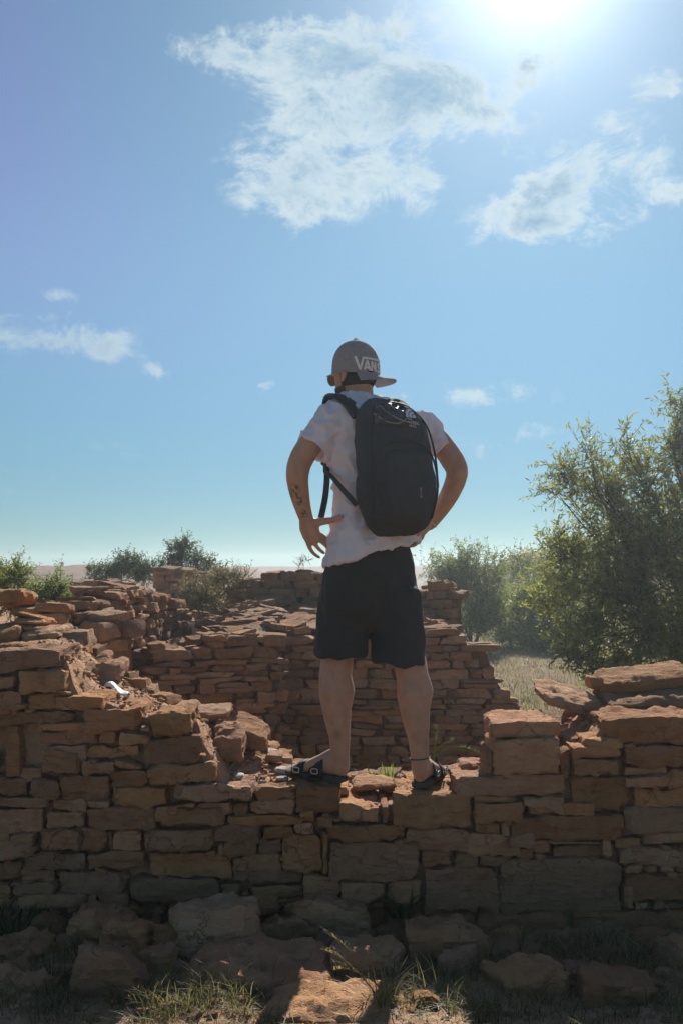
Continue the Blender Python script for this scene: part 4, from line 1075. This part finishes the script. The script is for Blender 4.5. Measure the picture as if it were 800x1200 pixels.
def hand(base, knuck, fl_axis, fingers, thumb, fr=.0098):
    body.limb([base, base.lerp(knuck, .5), knuck], [.031, .045, .043], 16, True, .44, fl_axis)
    for f in fingers: body.limb(f, [fr * 1.1, fr, fr * .92, fr * .8][:len(f)], 10)
    body.limb(thumb, [.021, .0175, .0135, .0105][:len(thumb)], 10)
hand(hp(358, 606, -.07), hp(365, 627, -.07), Vector((-.5, -.85, .1)),
     [[hp(358.5, 628, -.078), hp(362, 640, -.076), hp(367.5, 648.5, -.07), hp(374, 653, -.06)], [hp(365.5, 630, -.074), hp(370.5, 639.5, -.07), hp(375.5, 645, -.06), hp(379.5, 648, -.045)],
      [hp(371, 629, -.07), hp(378, 636, -.06), hp(384, 641, -.035), hp(388, 644, -.01)], [hp(374, 625, -.066), hp(382, 631, -.05), hp(389, 636, -.02), hp(393, 638, 0)]],
     [hp(363, 615, -.078), hp(375, 611.5, -.1), hp(389, 609.5, -.125), hp(400, 605, -.145)])
hand(hp(503, 613, .10), hp(492, 625, .06), Vector((.75, .4, .3)),
     [[hp(494, 630, .06), hp(486, 638, .04), hp(480, 640, .03)], [hp(491, 628, .08), hp(483, 634, .08), hp(476, 638, .07)], [hp(489, 625, .1), hp(480, 630, .1), hp(474, 634, .1)], [hp(488, 622, .11), hp(478, 626, .12), hp(472, 630, .12)]],
     [hp(499, 618, .06), hp(493, 622, .01), hp(488, 625, -.03)])
L_LEG = [(412, 670, 0, .08), (404, 730, .01, .075), (396, 766, 0, .066), (393, 790, -.012, .067), (393, 812, -.022, .068), (395, 838, -.03, .057), (397.5, 862, -.035, .044), (398.5, 882, -.035, .0375), (399.5, 900, -.035, .036)]
R_LEG = [(456, 670, .02, .08), (467, 730, .02, .075), (479, 770, .0, .066), (483, 795, -.01, .066), (484.5, 817, -.018, .069), (487, 842, -.025, .057), (490, 866, -.03, .042), (491.5, 886, -.03, .037), (492, 902, -.028, .036)]
for lg in (L_LEG, R_LEG): body.limb([P(x, y, Y0 + dy) for x, y, dy, r in lg], [q[3] for q in lg], 24)
# calf heads, Achilles tendons, upper-arm and forearm muscle
for (x, y, dy, sx) in ((393, 808, -.022, 1), (484.5, 813, -.018, -1)):
    for o_, up_ in ((-.026, 0), (.026, 8)):
        body.limb([P(x, y - 26, Y0 + dy) + R_ * o_ * .8 - F_ * .008, P(x, y + up_ * sx * .3, Y0 + dy) + R_ * o_ * 1.1 - F_ * .022, P(x + 1, y + 26 + up_, Y0 + dy) + R_ * o_ * .6 - F_ * .012], [.03, .045, .028], 14)
for (x, y, dy) in ((398.5, 874, -.035), (491.2, 878, -.03)):
    body.limb([P(x, y - 20, Y0 + dy) - F_ * .02, P(x, y, Y0 + dy) - F_ * .027, P(x, y + 24, Y0 + dy) - F_ * .03], [.02, .013, .016], 10)
body.limb([hp(366, 515, -.11), hp(353, 534, -.12), hp(347.5, 550, -.12)], [.03, .036, .028], 12)
body.limb([hp(348, 556, -.105), hp(349.5, 570, -.095), hp(353, 588, -.08)], [.036, .042, .03], 12)
body.limb([hp(518, 518, .075), hp(532, 540, .062), hp(537, 553, .065)], [.03, .038, .03], 12)
for k, (hp0, fd, z0) in FEET.items():
    hp0 = Vector((hp0.x, hp0.y, z0 + SOLE)); sd = Vector((fd.y, -fd.x, 0)); inn = 1 if k == 'left' else -1
    rings = []
    for s_, hw, hh in ((-.02, .014, .016), (.0, .028, .03), (.07, .034, .045), (.17, .034, .06), (.3, .033, .052), (.45, .037, .04), (.6, .043, .03), (.74, .045, .021), (.82, .042, .014)):
        c = hp0 + fd * (s_ * FL) + UP * (hh * .95); rings.append([c + sd * (hw * math.cos(2 * math.pi * j / 20)) + UP * (hh * math.sin(2 * math.pi * j / 20)) for j in range(20)])
    body.loft(rings)
    for t in range(5):
        q = hp0 + fd * (FL * .78) + sd * inn * (.034 - t * .017) + UP * .013
        e = q + fd * (FL * (.19 - t * .028)) - UP * .002
        body.limb([q, q.lerp(e, .5) + UP * .004, e], [.0125 - t * .0012, .012 - t * .0012, .0115 - t * .0015], 10)
bmesh_ = remesh(body, 'body', .0045, 5)
child('body', bmesh_, 'skin', man, True)

# ---- hair at the nape and stubble beard: thin shells over the head
def shell(z0, z1, a0, a1, off, name, mat, nz=10, na=36, par=man):
    v = []; f = []
    for i in range(nz + 1):
        z = z0 + (z1 - z0) * i / nz; w, fr, b = hinterp(z)
        for j in range(na + 1):
            a = a0 + (a1 - a0) * j / na
            e = min(i, nz - i, j, na - j); o_ = off if e > 0 else -.004
            sn = math.sin(a); ly = sn * (fr if sn > 0 else max(b, .02))
            v.append(HO + RH * (math.cos(a) * w) + FH * ly + UP * z + (RH * math.cos(a) + FH * sn) * (o_ + .0012 * noise.noise(Vector((a * 20, z * 200, 1)))))
    for i in range(nz):
        for j in range(na): q = i * (na + 1) + j; f.append((q, q + 1, q + na + 2, q + na + 1))
    return child(name, mk(name, v, f), mat, par, True)
shell(-.008, -.068, math.radians(170), math.radians(370), .0065, 'hair', 'hair_dark', 14)
shell(-.06, -.128, math.radians(-5), math.radians(185), .004, 'beard', 'beard_brown')

# ---- T-shirt
def hollow(g, rings, t=.008, depth=.07):
    """closed sleeve-like tube: last ring is an open hem, given an inner wall"""
    c = sum(rings[-1], Vector()) / len(rings[-1]); c2 = sum(rings[-2], Vector()) / len(rings[-2])
    ax = (c2 - c).normalized()
    t = max(t, .013)
    inner = [c + (p - c) * (1 - t / max((p - c).length, .02)) for p in rings[-1]]
    g.loft(rings + [inner, [p + ax * depth for p in inner]])
sh = Geo()
ST = [(462, 419, .072, .070, 0), (465, 421, .086, .078, 0), (471, 427, .135, .092, 0), (480, 434, .190, .108, 0), (494, 438, .214, .124, 0), (520, 440, .212, .132, 0), (550, 440, .196, .128, 0), (575, 441, .186, .126, 0), (600, 440, .184, .132, .02), (628, 437, .195, .146, .08), (650, 435, .206, .153, .26)]
hollow(sh, [sring(P(cx, y, Y0), w, d, 2.25, 48, tl) for y, cx, w, d, tl in ST], .008, .06)
def sleeve(pts_, rad, n=28):
    ps = [P(x, y, Y0 + dy) for x, y, dy in pts_]; ax = (ps[-1] - ps[0]).normalized(); rings = []
    a = (Vector((0, 1, 0)) - ax * ax.y).normalized(); b = ax.cross(a)
    for p, r in zip(ps, rad): rings.append([p + a * (r * math.cos(2 * math.pi * j / n)) + b * (r * math.sin(2 * math.pi * j / n)) for j in range(n)])
    hollow(sh, rings, .007, .05)
sleeve([(404, 484, -.05), (392, 493, -.075), (380, 508, -.088), (365.5, 527, -.097)], [.07, .078, .076, .073])
sleeve([(480, 492, .055), (492, 500, .075), (502, 511, .08), (514, 526, .08)], [.068, .072, .07, .066])
me = remesh(sh, 't_shirt', .0055, 6)
def fold(co, n):
    x, y, z = co
    lo = min(1, max(0, (P(0, 500, Y0).z - z) / .3))
    v = .015 * noise.noise(Vector((x * 17 + z * 2.5, y * 17, z * 3.2))) * (.4 + lo)
    q = noise.noise(Vector((x * 12 - z * 9, y * 12, z * 13 + x * 9)))
    v += .012 * (max(0, 1 - abs(q) * 2.6) ** 1.5 - .3)
    v += .004 * noise.noise(Vector((x * 40, y * 40, z * 12))) + .0025 * noise.noise(Vector((x * 30, y * 30, z * 55)))
    hem = P(0, 650, Y0).z
    if z < hem + .07: v += .006 * noise.noise(Vector((x * 26, y * 26, 0)))
    return v
displace(me, fold)
child('t_shirt', me, 'shirt_cotton', man, True)

# ---- shorts
so = Geo()
so.loft([sring(P(cx, y, Y0), w, d, 2.3, 40, tl) for y, cx, w, d, tl in [(625, 434, .165, .10, 0), (640, 434, .172, .114, 0), (660, 433.5, .186, .128, 0), (690, 432, .202, .138, 0), (712, 432, .198, .128, 0), (738, 432, .14, .07, 0)]])
for pts_ in ([(408, 690, .0, .105, .128), (404, 720, .0, .105, .124), (400, 748, .0, .104, .116), (398.5, 771, -.004, .105, .112)], [(458, 690, .02, .108, .128), (462, 720, .02, .106, .124), (465, 750, .01, .104, .116), (466.5, 779, .0, .104, .112)]):
    hollow(so, [sring(P(x, y, Y0 + dy), w, d, 2.3, 32, -.02) for x, y, dy, w, d in pts_], .007, .07)
me = remesh(so, 'shorts', .0065, 22)
def sfold(co, n):
    x, y, z = co
    q = noise.noise(Vector((x * 9 + z * 4, y * 9, z * 7)))
    return .009 * (.8 - abs(q) * 2) + .008 * noise.noise(Vector((x * 16, y * 16, z * 3.5))) + .0025 * noise.noise(Vector((x * 40, y * 40, z * 25)))
displace(me, sfold)
shorts = child('shorts', me, 'shorts_cloth', man, True)

# ---- sandals
OUTL = [(-.035, .0), (-.03, .018), (-.01, .031), (.05, .038), (.15, .04), (.35, .039), (.55, .046), (.75, .051), (.88, .046), (.97, .03), (1.03, .012), (1.045, 0)]
for k, (h0, fd, z0) in FEET.items():
    h0 = Vector((h0.x, h0.y, z0)); sd = Vector((fd.y, -fd.x, 0))
    pts2 = [(s_, w) for s_, w in OUTL] + [(s_, -w) for s_, w in OUTL[-2:0:-1]]
    g = Geo(); rings = []
    for zz, sc_ in ((.0, .93), (.004, .99), (.012, 1.0), (.019, .985), (.024, .99), (.027, .95)):
        rings.append([h0 + fd * (.5 * FL + (s_ - .5) * FL * sc_) + sd * (w * sc_) + UP * (zz + .012 * max(0, s_ - .8) ** 1.2 * 2) for s_, w in pts2])
    g.loft(rings)
    me = g.mesh('sandal'); sandal = child('sandal', me, 'sandal_sole', man, True, 40)
    for (s0, s1, hh, hw) in ((.30, .56, .074, .047), (.62, .86, .055, .054)):
        v = []; f = []; na = 22; ns = 6
        for i in range(ns + 1):
            u = i / ns; s_ = s0 + (s1 - s0) * u; h_ = hh + (.018 if s0 < .5 else .012) * (0.5 - u) * 2
            for j in range(na + 1):
                a = math.pi * j / na
                v.append(h0 + fd * (FL * (s_ + .03 * math.sin(a) * (-1 if u > .5 else 1))) + sd * (hw * math.copysign(abs(math.cos(a)) ** .8, math.cos(a))) + UP * (.014 + h_ * math.sin(a) ** .75))
        for i in range(ns):
            for j in range(na): q = i * (na + 1) + j; f.append((q, q + 1, q + na + 2, q + na + 1))
        o = child('strap', mk('strap', v, f), 'sandal_leather', sandal, True)
        md = o.modifiers.new('s', 'SOLIDIFY'); md.thickness = .005; md.offset = 1
        out = -1 if k == 'left' else 1
        sdir = sd * (1 if k == 'right' else 1)
        for side in (1, -1):
            b = h0 + fd * (FL * (s0 + s1) / 2) + sd * (side * (hw + .003)) + UP * .042
            g = Geo(); g.limb([b - fd * .013 - UP * .009, b + fd * .013 - UP * .009, b + fd * .013 + UP * .009, b - fd * .013 + UP * .009, b - fd * .013 - UP * .009], [.0022] * 5, 6, False, sub=2)
            child('buckle', g.mesh('buckle'), 'metal', sandal)
# anklet
g = Geo(); c = P(491.5, 888, Y0 - .03)
g.limb([c + Vector((math.cos(a) * .0415, math.sin(a) * .0415, .004 * math.cos(a))) for a in [2 * math.pi * i / 20 for i in range(21)]], [.0026] * 21, 6, False, sub=1)
child('anklet', g.mesh('anklet'), 'webbing', man, True)
g = Geo(); c = P(504, 612, Y0 + .10); ax = (P(502, 614, Y0 + .1) - P(512, 602, Y0 + .10)).normalized(); a1 = ax.cross(UP).normalized(); a2 = ax.cross(a1)
g.limb([c + a1 * (math.cos(a) * .033) + a2 * (math.sin(a) * .033) for a in [2 * math.pi * i / 20 for i in range(21)]], [.002] * 21, 6, False, sub=1)
child('bracelet', g.mesh('bracelet'), 'metal', man, True)

# ---- cap, worn backwards
CY = math.radians(68); FC = Vector((-math.sin(CY), math.cos(CY), 0)); RC = Vector((math.cos(CY), math.sin(CY), 0))
CW, CL, CHT = .094, .101, .148
CO = HO - UP * .016 - FH * .003
def cap_pt(ph, t, off=0.0):
    s = max(0.0, 1 - t ** 2.9) ** .5
    if t < .12: s *= 1.0
    seam = sum(math.exp(-((((ph - math.radians(q) + math.pi) % (2 * math.pi)) - math.pi) / .035) ** 2) for q in (-90 + 62, -90 - 62, 90 + 58, 90 - 58, 90, -90 + 0.001 if False else 90))
    s *= 1 - .007 * min(seam, 1) * (1 if t < .97 else 0)
    lean = -.010 * math.sin(-ph) * (1 - t)
    bulge = 1.0 + .03 * max(0, math.sin(-ph)) * (t * (1 - t) * 4)
    q = CO + RC * (math.cos(ph) * (CW * s * bulge + off * (s > .05))) + FC * (math.sin(ph) * (CL * s * bulge + off * (s > .05))) + UP * (t * CHT + lean + off * (1 - s))
    return q
n = 96; rings = [[cap_pt(2 * math.pi * j / n, t) for j in range(n)] for t in (0, .03, .08, .16, .26, .36, .46, .56, .66, .75, .83, .89, .94, .97, .99, .998)]
inner = [[CO + (p - CO) * .93 for p in rings[0]], [CO + (p - CO) * .9 + UP * .05 for p in rings[0]]]
g = Geo(); g.loft(inner[::-1] + rings)
cap = child('cap', g.mesh('cap'), 'cap_cloth', man, True, 60)
g = Geo(); c = cap_pt(0, 1.0) ; c = CO + UP * (CHT + .001)
g.loft([[c + Vector((math.cos(2 * math.pi * j / 14) * r, math.sin(2 * math.pi * j / 14) * r, z)) for j in range(14)] for r, z in ((.010, -.003), (.010, .002), (.008, .005), (.004, .0068))])
child('button', g.mesh('button'), 'cap_cloth', cap, True)
# brim
v = []; f = []; nb = 30; nr = 8
for side in (0, 1):
    for i in range(nr + 1):
        u = i / nr
        for j in range(nb + 1):
            ps = math.radians(-68 + 136 * j / nb); ph = -math.pi / 2 + ps
            b0 = cap_pt(ph, .015)
            ext = .074 * max(0.0, math.cos(ps * 1.25)) ** .55
            q = b0 - FC * (ext * u) + RC * (math.sin(ps) * .006 * u)
            q.z += -.020 * u - .016 * math.sin(ps) ** 2 * u - (.0035 if side else 0)
            v.append(q)
m = (nr + 1) * (nb + 1)
for i in range(nr):
    for j in range(nb):
        q = i * (nb + 1) + j; f.append((q, q + 1, q + nb + 2, q + nb + 1)); f.append((q + m, q + nb + 1 + m, q + nb + 2 + m, q + 1 + m))
for j in range(nb): q = nr * (nb + 1) + j; f.append((q, q + 1, q + 1 + m, q + m))
for j in (0, nb):
    for i in range(nr): q = i * (nb + 1) + j; f.append((q, q + nb + 1, q + nb + 1 + m, q + m))
me = mk('brim', v, f); me.materials.append(MATS['cap_cloth']); me.materials.append(MATS['cap_cloth'])
for i in range(nr * nb): me.polygons[2 * i + 1].material_index = 1
child('brim', me, None, cap, True, 50)
# lettering on the cap front: V with its bar over A N S
def strokes():
    T = []
    def st(p, q, w): T.append((Vector(p), Vector(q), w))
    st((0.06, 1.0), (0.62, 0.0), .26); st((0.62, 0.0), (0.98, .93), .20); st((.90, .93), (3.66, .93), .15)
    st((1.06, 0.0), (1.42, .74), .19); st((1.42, .74), (1.78, 0.0), .19); st((1.20, .20), (1.64, .20), .15)
    st((2.0, 0.0), (2.0, .74), .19); st((2.0, .70), (2.55, .04), .2); st((2.55, 0.0), (2.55, .74), .19)
    for a_, b_ in (((3.42, .66), (3.0, .66)), ((2.92, .62), (2.92, .44)), ((2.94, .40), (3.36, .34)), ((3.40, .30), (3.40, .12)), ((3.36, .07), (2.86, .07))): st(a_, b_, .16)
    return T
for p, q, w in strokes():
    pass
g = Geo()
for p, q, w in strokes():
    d2 = (q - p).normalized(); nn = Vector((-d2.y, d2.x)); ks = max(2, int((q - p).length / .16))
    vv = []; ff = []
    for lay in (.0012, .0038):
        for i in range(ks + 1):
            c = p.lerp(q, i / ks)
            for s_ in (-1, 1):
                uv = c + nn * (s_ * w / 2)
                ph = -math.pi / 2 + math.radians(-73 + 76 * (uv.x / 3.6)); t = .085 + .34 * uv.y
                vv.append(cap_pt(ph, t, lay))
    m = 2 * (ks + 1)
    for i in range(ks):
        a = 2 * i; ff.append((m + a, m + a + 1, m + a + 3, m + a + 2)); ff.append((a, a + 2, m + a + 2, m + a)); ff.append((a + 1, m + a + 1, m + a + 3, a + 3))
    ff += [(0, m, m + 1, 1), (m - 2, m - 1, 2 * m - 1, 2 * m - 2)]
    g.add(vv, ff)
child('logo', g.mesh('logo'), 'print_white', cap)

# ---- sunglasses
sg = empty('sunglasses', HO + FH * .1 - UP * .03, 'amber-tinted sunglasses on the face of the man, one lens edge showing', 'sunglasses')
for s in (-1, 1):
    c = HO + FH * .112 + RH * (s * .036) - UP * .026 - FH * .006
    v = []; f = []
    for i in range(7):
        for j in range(20):
            a = 2 * math.pi * j / 20; r = i / 6
            x = math.cos(a) * .031 * r; z = math.sin(a) * .025 * r
            v.append(c + RH * (x * 1.0) + UP * z - FH * (2.4 * (x + s * .03) ** 2 if (x * s) > 0 else .9 * x * x))
    for i in range(6):
        for j in range(20): f.append((i * 20 + j, i * 20 + (j + 1) % 20, i * 20 + 20 + (j + 1) % 20, i * 20 + 20 + j))
    o = child('lens', mk('lens', v, f), 'lens_amber', sg, True); md = o.modifiers.new('s', 'SOLIDIFY'); md.thickness = .002
    g = Geo(); g.limb([c + RH * (s * .033) - FH * .008 + UP * .012, HO + RH * (s * .079) + FH * .05 - UP * .012, HO + RH * (s * .083) - FH * .005 - UP * .012], [.0025, .0024, .0022], 8, False)
    child('temple_arm', g.mesh('temple_arm'), 'metal', sg, True)
g = Geo(); c = HO + FH * .115 - UP * .018; g.limb([c - RH * .008, c + FH * .004, c + RH * .008], [.002] * 3, 8, False); child('bridge', g.mesh('bridge'), 'metal', sg, True)

# ---- backpack
pack = empty('backpack', P(466, 628, Y0 - .2), 'black backpack worn on the back of the man', 'backpack')
BO = P(434, 629, Y0) - F_ * .118
BH = (629 - 469) / FP * (Y0 - .18)
SEC = [(0, .060, .080, 0), (.025, .098, .125, 0), (.07, .126, .168, 0), (.14, .147, .197, 0), (.26, .161, .213, 0), (.42, .166, .212, 0), (.58, .163, .202, 0), (.70, .156, .188, 0), (.82, .143, .162, 0), (.90, .124, .132, 0), (.95, .100, .104, 0), (.985, .07, .075, 0), (1.0, .045, .05, 0)]
def sec(h):
    hs = [q[0] for q in SEC]
    return .95 * float(np.interp(h, hs, [q[1] for q in SEC])), float(np.interp(h, hs, [q[2] for q in SEC]))
PP = 2.7
LEAN = -.035       # sideways lean of the pack towards its top
def pack_c(h): return BO + UP * (h * BH) + R_ * (LEAN * (h - .3)) + F_ * (-.0 + .0)
def pack_face(u, h, off=0.0):
    """point on the outer face: u -1..1 across, h 0..1 up"""
    w, d = sec(h); u = max(-1, min(1, u)); c = abs(u) ** (PP / 2); s = math.sqrt(max(0, 1 - c * c)) ** (2 / PP)
    return pack_c(h) + R_ * (u * (w + off)) - F_ * (d * .42 + d * .58 * s + off)
g = Geo(); rings = []
for h in np.concatenate([np.linspace(0, .14, 9), np.linspace(.18, .8, 16), np.linspace(.83, 1, 12)]):
    w, d = sec(h); ring = []
    for j in range(56):
        a = 2 * math.pi * j / 56; c, s = math.cos(a), math.sin(a)
        lx = math.copysign(abs(c) ** (2 / PP), c) * w; ly = math.copysign(abs(s) ** (2 / PP), s)
        ring.append(pack_c(h) + R_ * lx - F_ * (d * .42 + ly * (d * .58 if ly > 0 else d * .42)))
    rings.append(ring)
g.loft(rings)
me = remesh(g, 'pack_body', .006, 4)
def pfold(co, n):
    x, y, z = co; h = (z - BO.z) / BH
    q = noise.noise(Vector((x * 11, y * 11, z * 9)))
    return .010 * noise.noise(Vector((x * 7, y * 7, z * 5))) + .008 * (.7 - abs(q) * 2) * (0.6 + max(0, h - .5) * 1.6) + .002 * noise.noise(Vector((x * 35, y * 35, z * 22)))
displace(me, pfold)
pb = child('main_bag', me, 'pack_nylon', pack, True)
def on_face(path, off): return [pack_face(u, h, off) for u, h in path]
def patch(name, u0, u1, h0, h1, off, mat, nu=16, nh=16, fn=None, par=pb, round_=0.0):
    v = []; f = []
    for i in range(nh + 1):
        for j in range(nu + 1):
            a = j / nu; b = i / nh; h = h0 + (h1 - h0) * b
            pin = round_ * max(0, abs(b - .5) * 2 - .6)
            u = u0 + (u1 - u0) * (.5 + (a - .5) * (1 - pin))
            e = min(i, nh - i, j, nu - j); o_ = off * min(1, e / 2.0) - .004 * (e == 0)
            if fn: o_ += fn(a, b) * min(1, e / 2)
            v.append(pack_face(u, h, o_ + .004))
    for i in range(nh):
        for j in range(nu): q = i * (nu + 1) + j; f.append((q, q + 1, q + nu + 2, q + nu + 1))
    return child(name, mk(name, v, f), mat, par, True)
# front pocket panel, crinkled stash pocket, emblem
patch('front_pocket', -.72, .66, .10, .60, .008, 'pack_nylon', 24, 24, lambda a, b: .006 * noise.noise(Vector((a * 5, b * 5, 3))), pb, .35)
cr = patch('stash_pocket', -.84, .12, .78, .965, .006, 'pack_crinkle', 34, 26, lambda a, b: .011 * (1 - abs(noise.noise(Vector((a * 4 + b * 2, b * 5 - a * 2, 7)))) * 3) + .007 * noise.noise(Vector((a * 13, b * 11, 1))), pb, .3)
for path in ([(-.66, .93), (-.3, .84), (.1, .80), (.38, .79)], [(-.80, .86), (-.55, .80), (-.2, .79), (.1, .84)]):
    g = Geo(); g.limb(on_face(path, .02), [.002] * 4, 6, False, sub=6); child('bungee_cord', g.mesh('bungee_cord'), 'print_grey', pb, True)
for path in ([(-.80, .12), (-.86, .3), (-.84, .5), (-.6, .63), (0, .655), (.5, .63), (.76, .5), (.78, .3), (.72, .12)], [(-.93, .35), (-.92, .6), (-.86, .8), (-.6, .93), (0, .965), (.6, .93), (.86, .8), (.92, .6), (.93, .35)]):
    g = Geo(); g.limb(on_face(path, .006), [.0042] * len(path), 8, False, sub=6); child('zipper', g.mesh('zipper'), 'pack_trim', pb, True)
# side pocket
for s in (-1, 1):
    g = Geo(); pts_ = []
    for h in (.12, .2, .28, .36):
        w, d = sec(h); pts_.append(pack_c(h) + R_ * (s * (w * .93)) - F_ * (d * .42))
    g.limb(pts_, [.045, .06, .066, .06], 20, True, .28, R_); child('side_pocket', g.mesh('side_pocket'), 'pack_trim', pb, True)
# emblem: white quarter-dome arcs with a bar of tiny lettering
def flat_on_face(g, poly, off):
    top = [pack_face(u, h, off) for u, h in poly]; bot = [pack_face(u, h, off - .003) for u, h in poly]; n_ = len(poly)
    g.add(top + bot, [tuple(range(n_))] + [(i, i + n_, (i + 1) % n_ + n_, (i + 1) % n_) for i in range(n_)])
g = Geo(); eu, eh, ew, ehh = .12, .845, .34, .075
for r0, r1 in ((.98, .76), (.66, .46), (.36, .10)):
    k_ = 10; pl = [(eu + ew * (1 - r0 * math.cos(math.pi / 2 * i / k_)), eh + ehh * (r0 * math.sin(math.pi / 2 * i / k_))) for i in range(k_ + 1)] + [(eu + ew * (1 - r1 * math.cos(math.pi / 2 * i / k_)), eh + ehh * (r1 * math.sin(math.pi / 2 * i / k_))) for i in range(k_, -1, -1)]
    for i in range(k_): flat_on_face(g, [pl[i], pl[i + 1], pl[2 * k_ - i], pl[2 * k_ + 1 - i]], .014)
def text_mesh(body_, size=1.0):
    c_ = bpy.data.curves.new('t', 'FONT'); c_.body = body_; c_.size = size; c_.resolution_u = 2
    o_ = bpy.data.objects.new('t', c_); C.objects.link(o_); dg = bpy.context.evaluated_depsgraph_get(); dg.update()
    m_ = bpy.data.meshes.new_from_object(o_.evaluated_get(dg)); bpy.data.objects.remove(o_); return m_
for line, dh in (('THE', .0), ('NORTH', -.026), ('FACE', -.052)):
    tm = text_mesh(line); xs = [q.co.x for q in tm.vertices]; k2 = .088
    g.add([pack_face(eu - .02 + q.co.x * k2, eh - .024 + dh + q.co.y * .028, .0145) for q in tm.vertices], [tuple(p.vertices) for p in tm.polygons])
child('emblem', g.mesh('emblem'), 'print_white', pb)
g = Geo(); tm = text_mesh('JESTER')
g.add([pack_face(.12 - q.co.y * .055, .33 - q.co.x * .026, .026) for q in tm.vertices], [tuple(p.vertices) for p in tm.polygons])
child('lettering', g.mesh('lettering'), 'print_grey', pb)
# grab handle
g = Geo(); t0 = pack_c(.93) - F_ * .02
g.limb([pack_c(.95) - R_ * .075 - F_ * .0, pack_c(1.0) - R_ * .05 + UP * .002, pack_c(1.0) + UP * .008, pack_c(1.0) + R_ * .05 + UP * .0, pack_c(.95) + R_ * .075], [.009] * 5, 10, True, .5, UP); child('grab_handle', g.mesh('grab_handle'), 'pack_trim', pack, True)
# shoulder straps: padded over the shoulder, then webbing back under the arm
def ribbon(name, pts_, ws, th, mat, side=None):
    """flat band through points; side = width direction"""
    g = Geo(); pts_ = [Vector(p) for p in pts_]
    P2 = []; W2 = []; sub = 6
    for i in range(len(pts_) - 1):
        p0 = pts_[max(i - 1, 0)]; p1 = pts_[i]; p2 = pts_[i + 1]; p3 = pts_[min(i + 2, len(pts_) - 1)]
        for k_ in range(sub):
            t = k_ / sub; P2.append(0.5 * ((2 * p1) + (p2 - p0) * t + (2 * p0 - 5 * p1 + 4 * p2 - p3) * t * t + (3 * p1 - p0 - 3 * p2 + p3) * t ** 3)); W2.append(ws[i] * (1 - t) + ws[i + 1] * t)
    P2.append(pts_[-1]); W2.append(ws[-1]); rings = []
    for i, (c, w) in enumerate(zip(P2, W2)):
        t = (P2[min(i + 1, len(P2) - 1)] - P2[max(i - 1, 0)]).normalized(); sd = (side - t * side.dot(t)).normalized(); nn = t.cross(sd)
        rings.append([c + sd * (w / 2 * math.copysign(abs(math.cos(a)) ** .6, math.cos(a))) + nn * (th / 2 * math.copysign(abs(math.sin(a)) ** .6, math.sin(a))) for a in [2 * math.pi * j / 16 for j in range(16)]])
    g.loft(rings); return child(name, g.mesh(name), mat, pack, True, 50)
ribbon('shoulder_strap', [hp(420, 488, -.16), hp(409, 473, -.135), hp(396, 464.5, -.08), hp(388, 466, -.01), hp(385, 480, .075), hp(388, 505, .125), hp(387, 528, .12), hp(381, 545, .06)], [.064, .066, .066, .064, .06, .06, .055, .04], .02, 'pack_trim', R_)
ribbon('webbing_strap', [hp(384, 543, .06), hp(379, 550, -.03), hp(388, 558, -.135), hp(402, 574, -.185), hp(418, 592, -.2)], [.022] * 5, .0035, 'webbing', UP)
ribbon('webbing_tail', [hp(383, 547, -.05), hp(383, 563, -.08), hp(381.5, 580, -.09), hp(379, 594, -.085), hp(376, 607, -.08)], [.025] * 5, .0035, 'webbing', Vector((1, 0.1, 0)))
ribbon('shoulder_strap', [hp(455, 490, -.08), hp(458, 475, -.03), hp(462, 470, .03), hp(467, 478, .12), hp(475, 500, .19), hp(490, 530, .19), hp(500, 545, .13)], [.06, .062, .062, .06, .06, .055, .04], .016, 'pack_trim', R_)
ribbon('webbing_strap', [hp(500, 545, .13), hp(505, 560, .05), hp(502, 578, -.03), hp(494, 592, -.07)], [.022] * 4, .0035, 'webbing', UP)
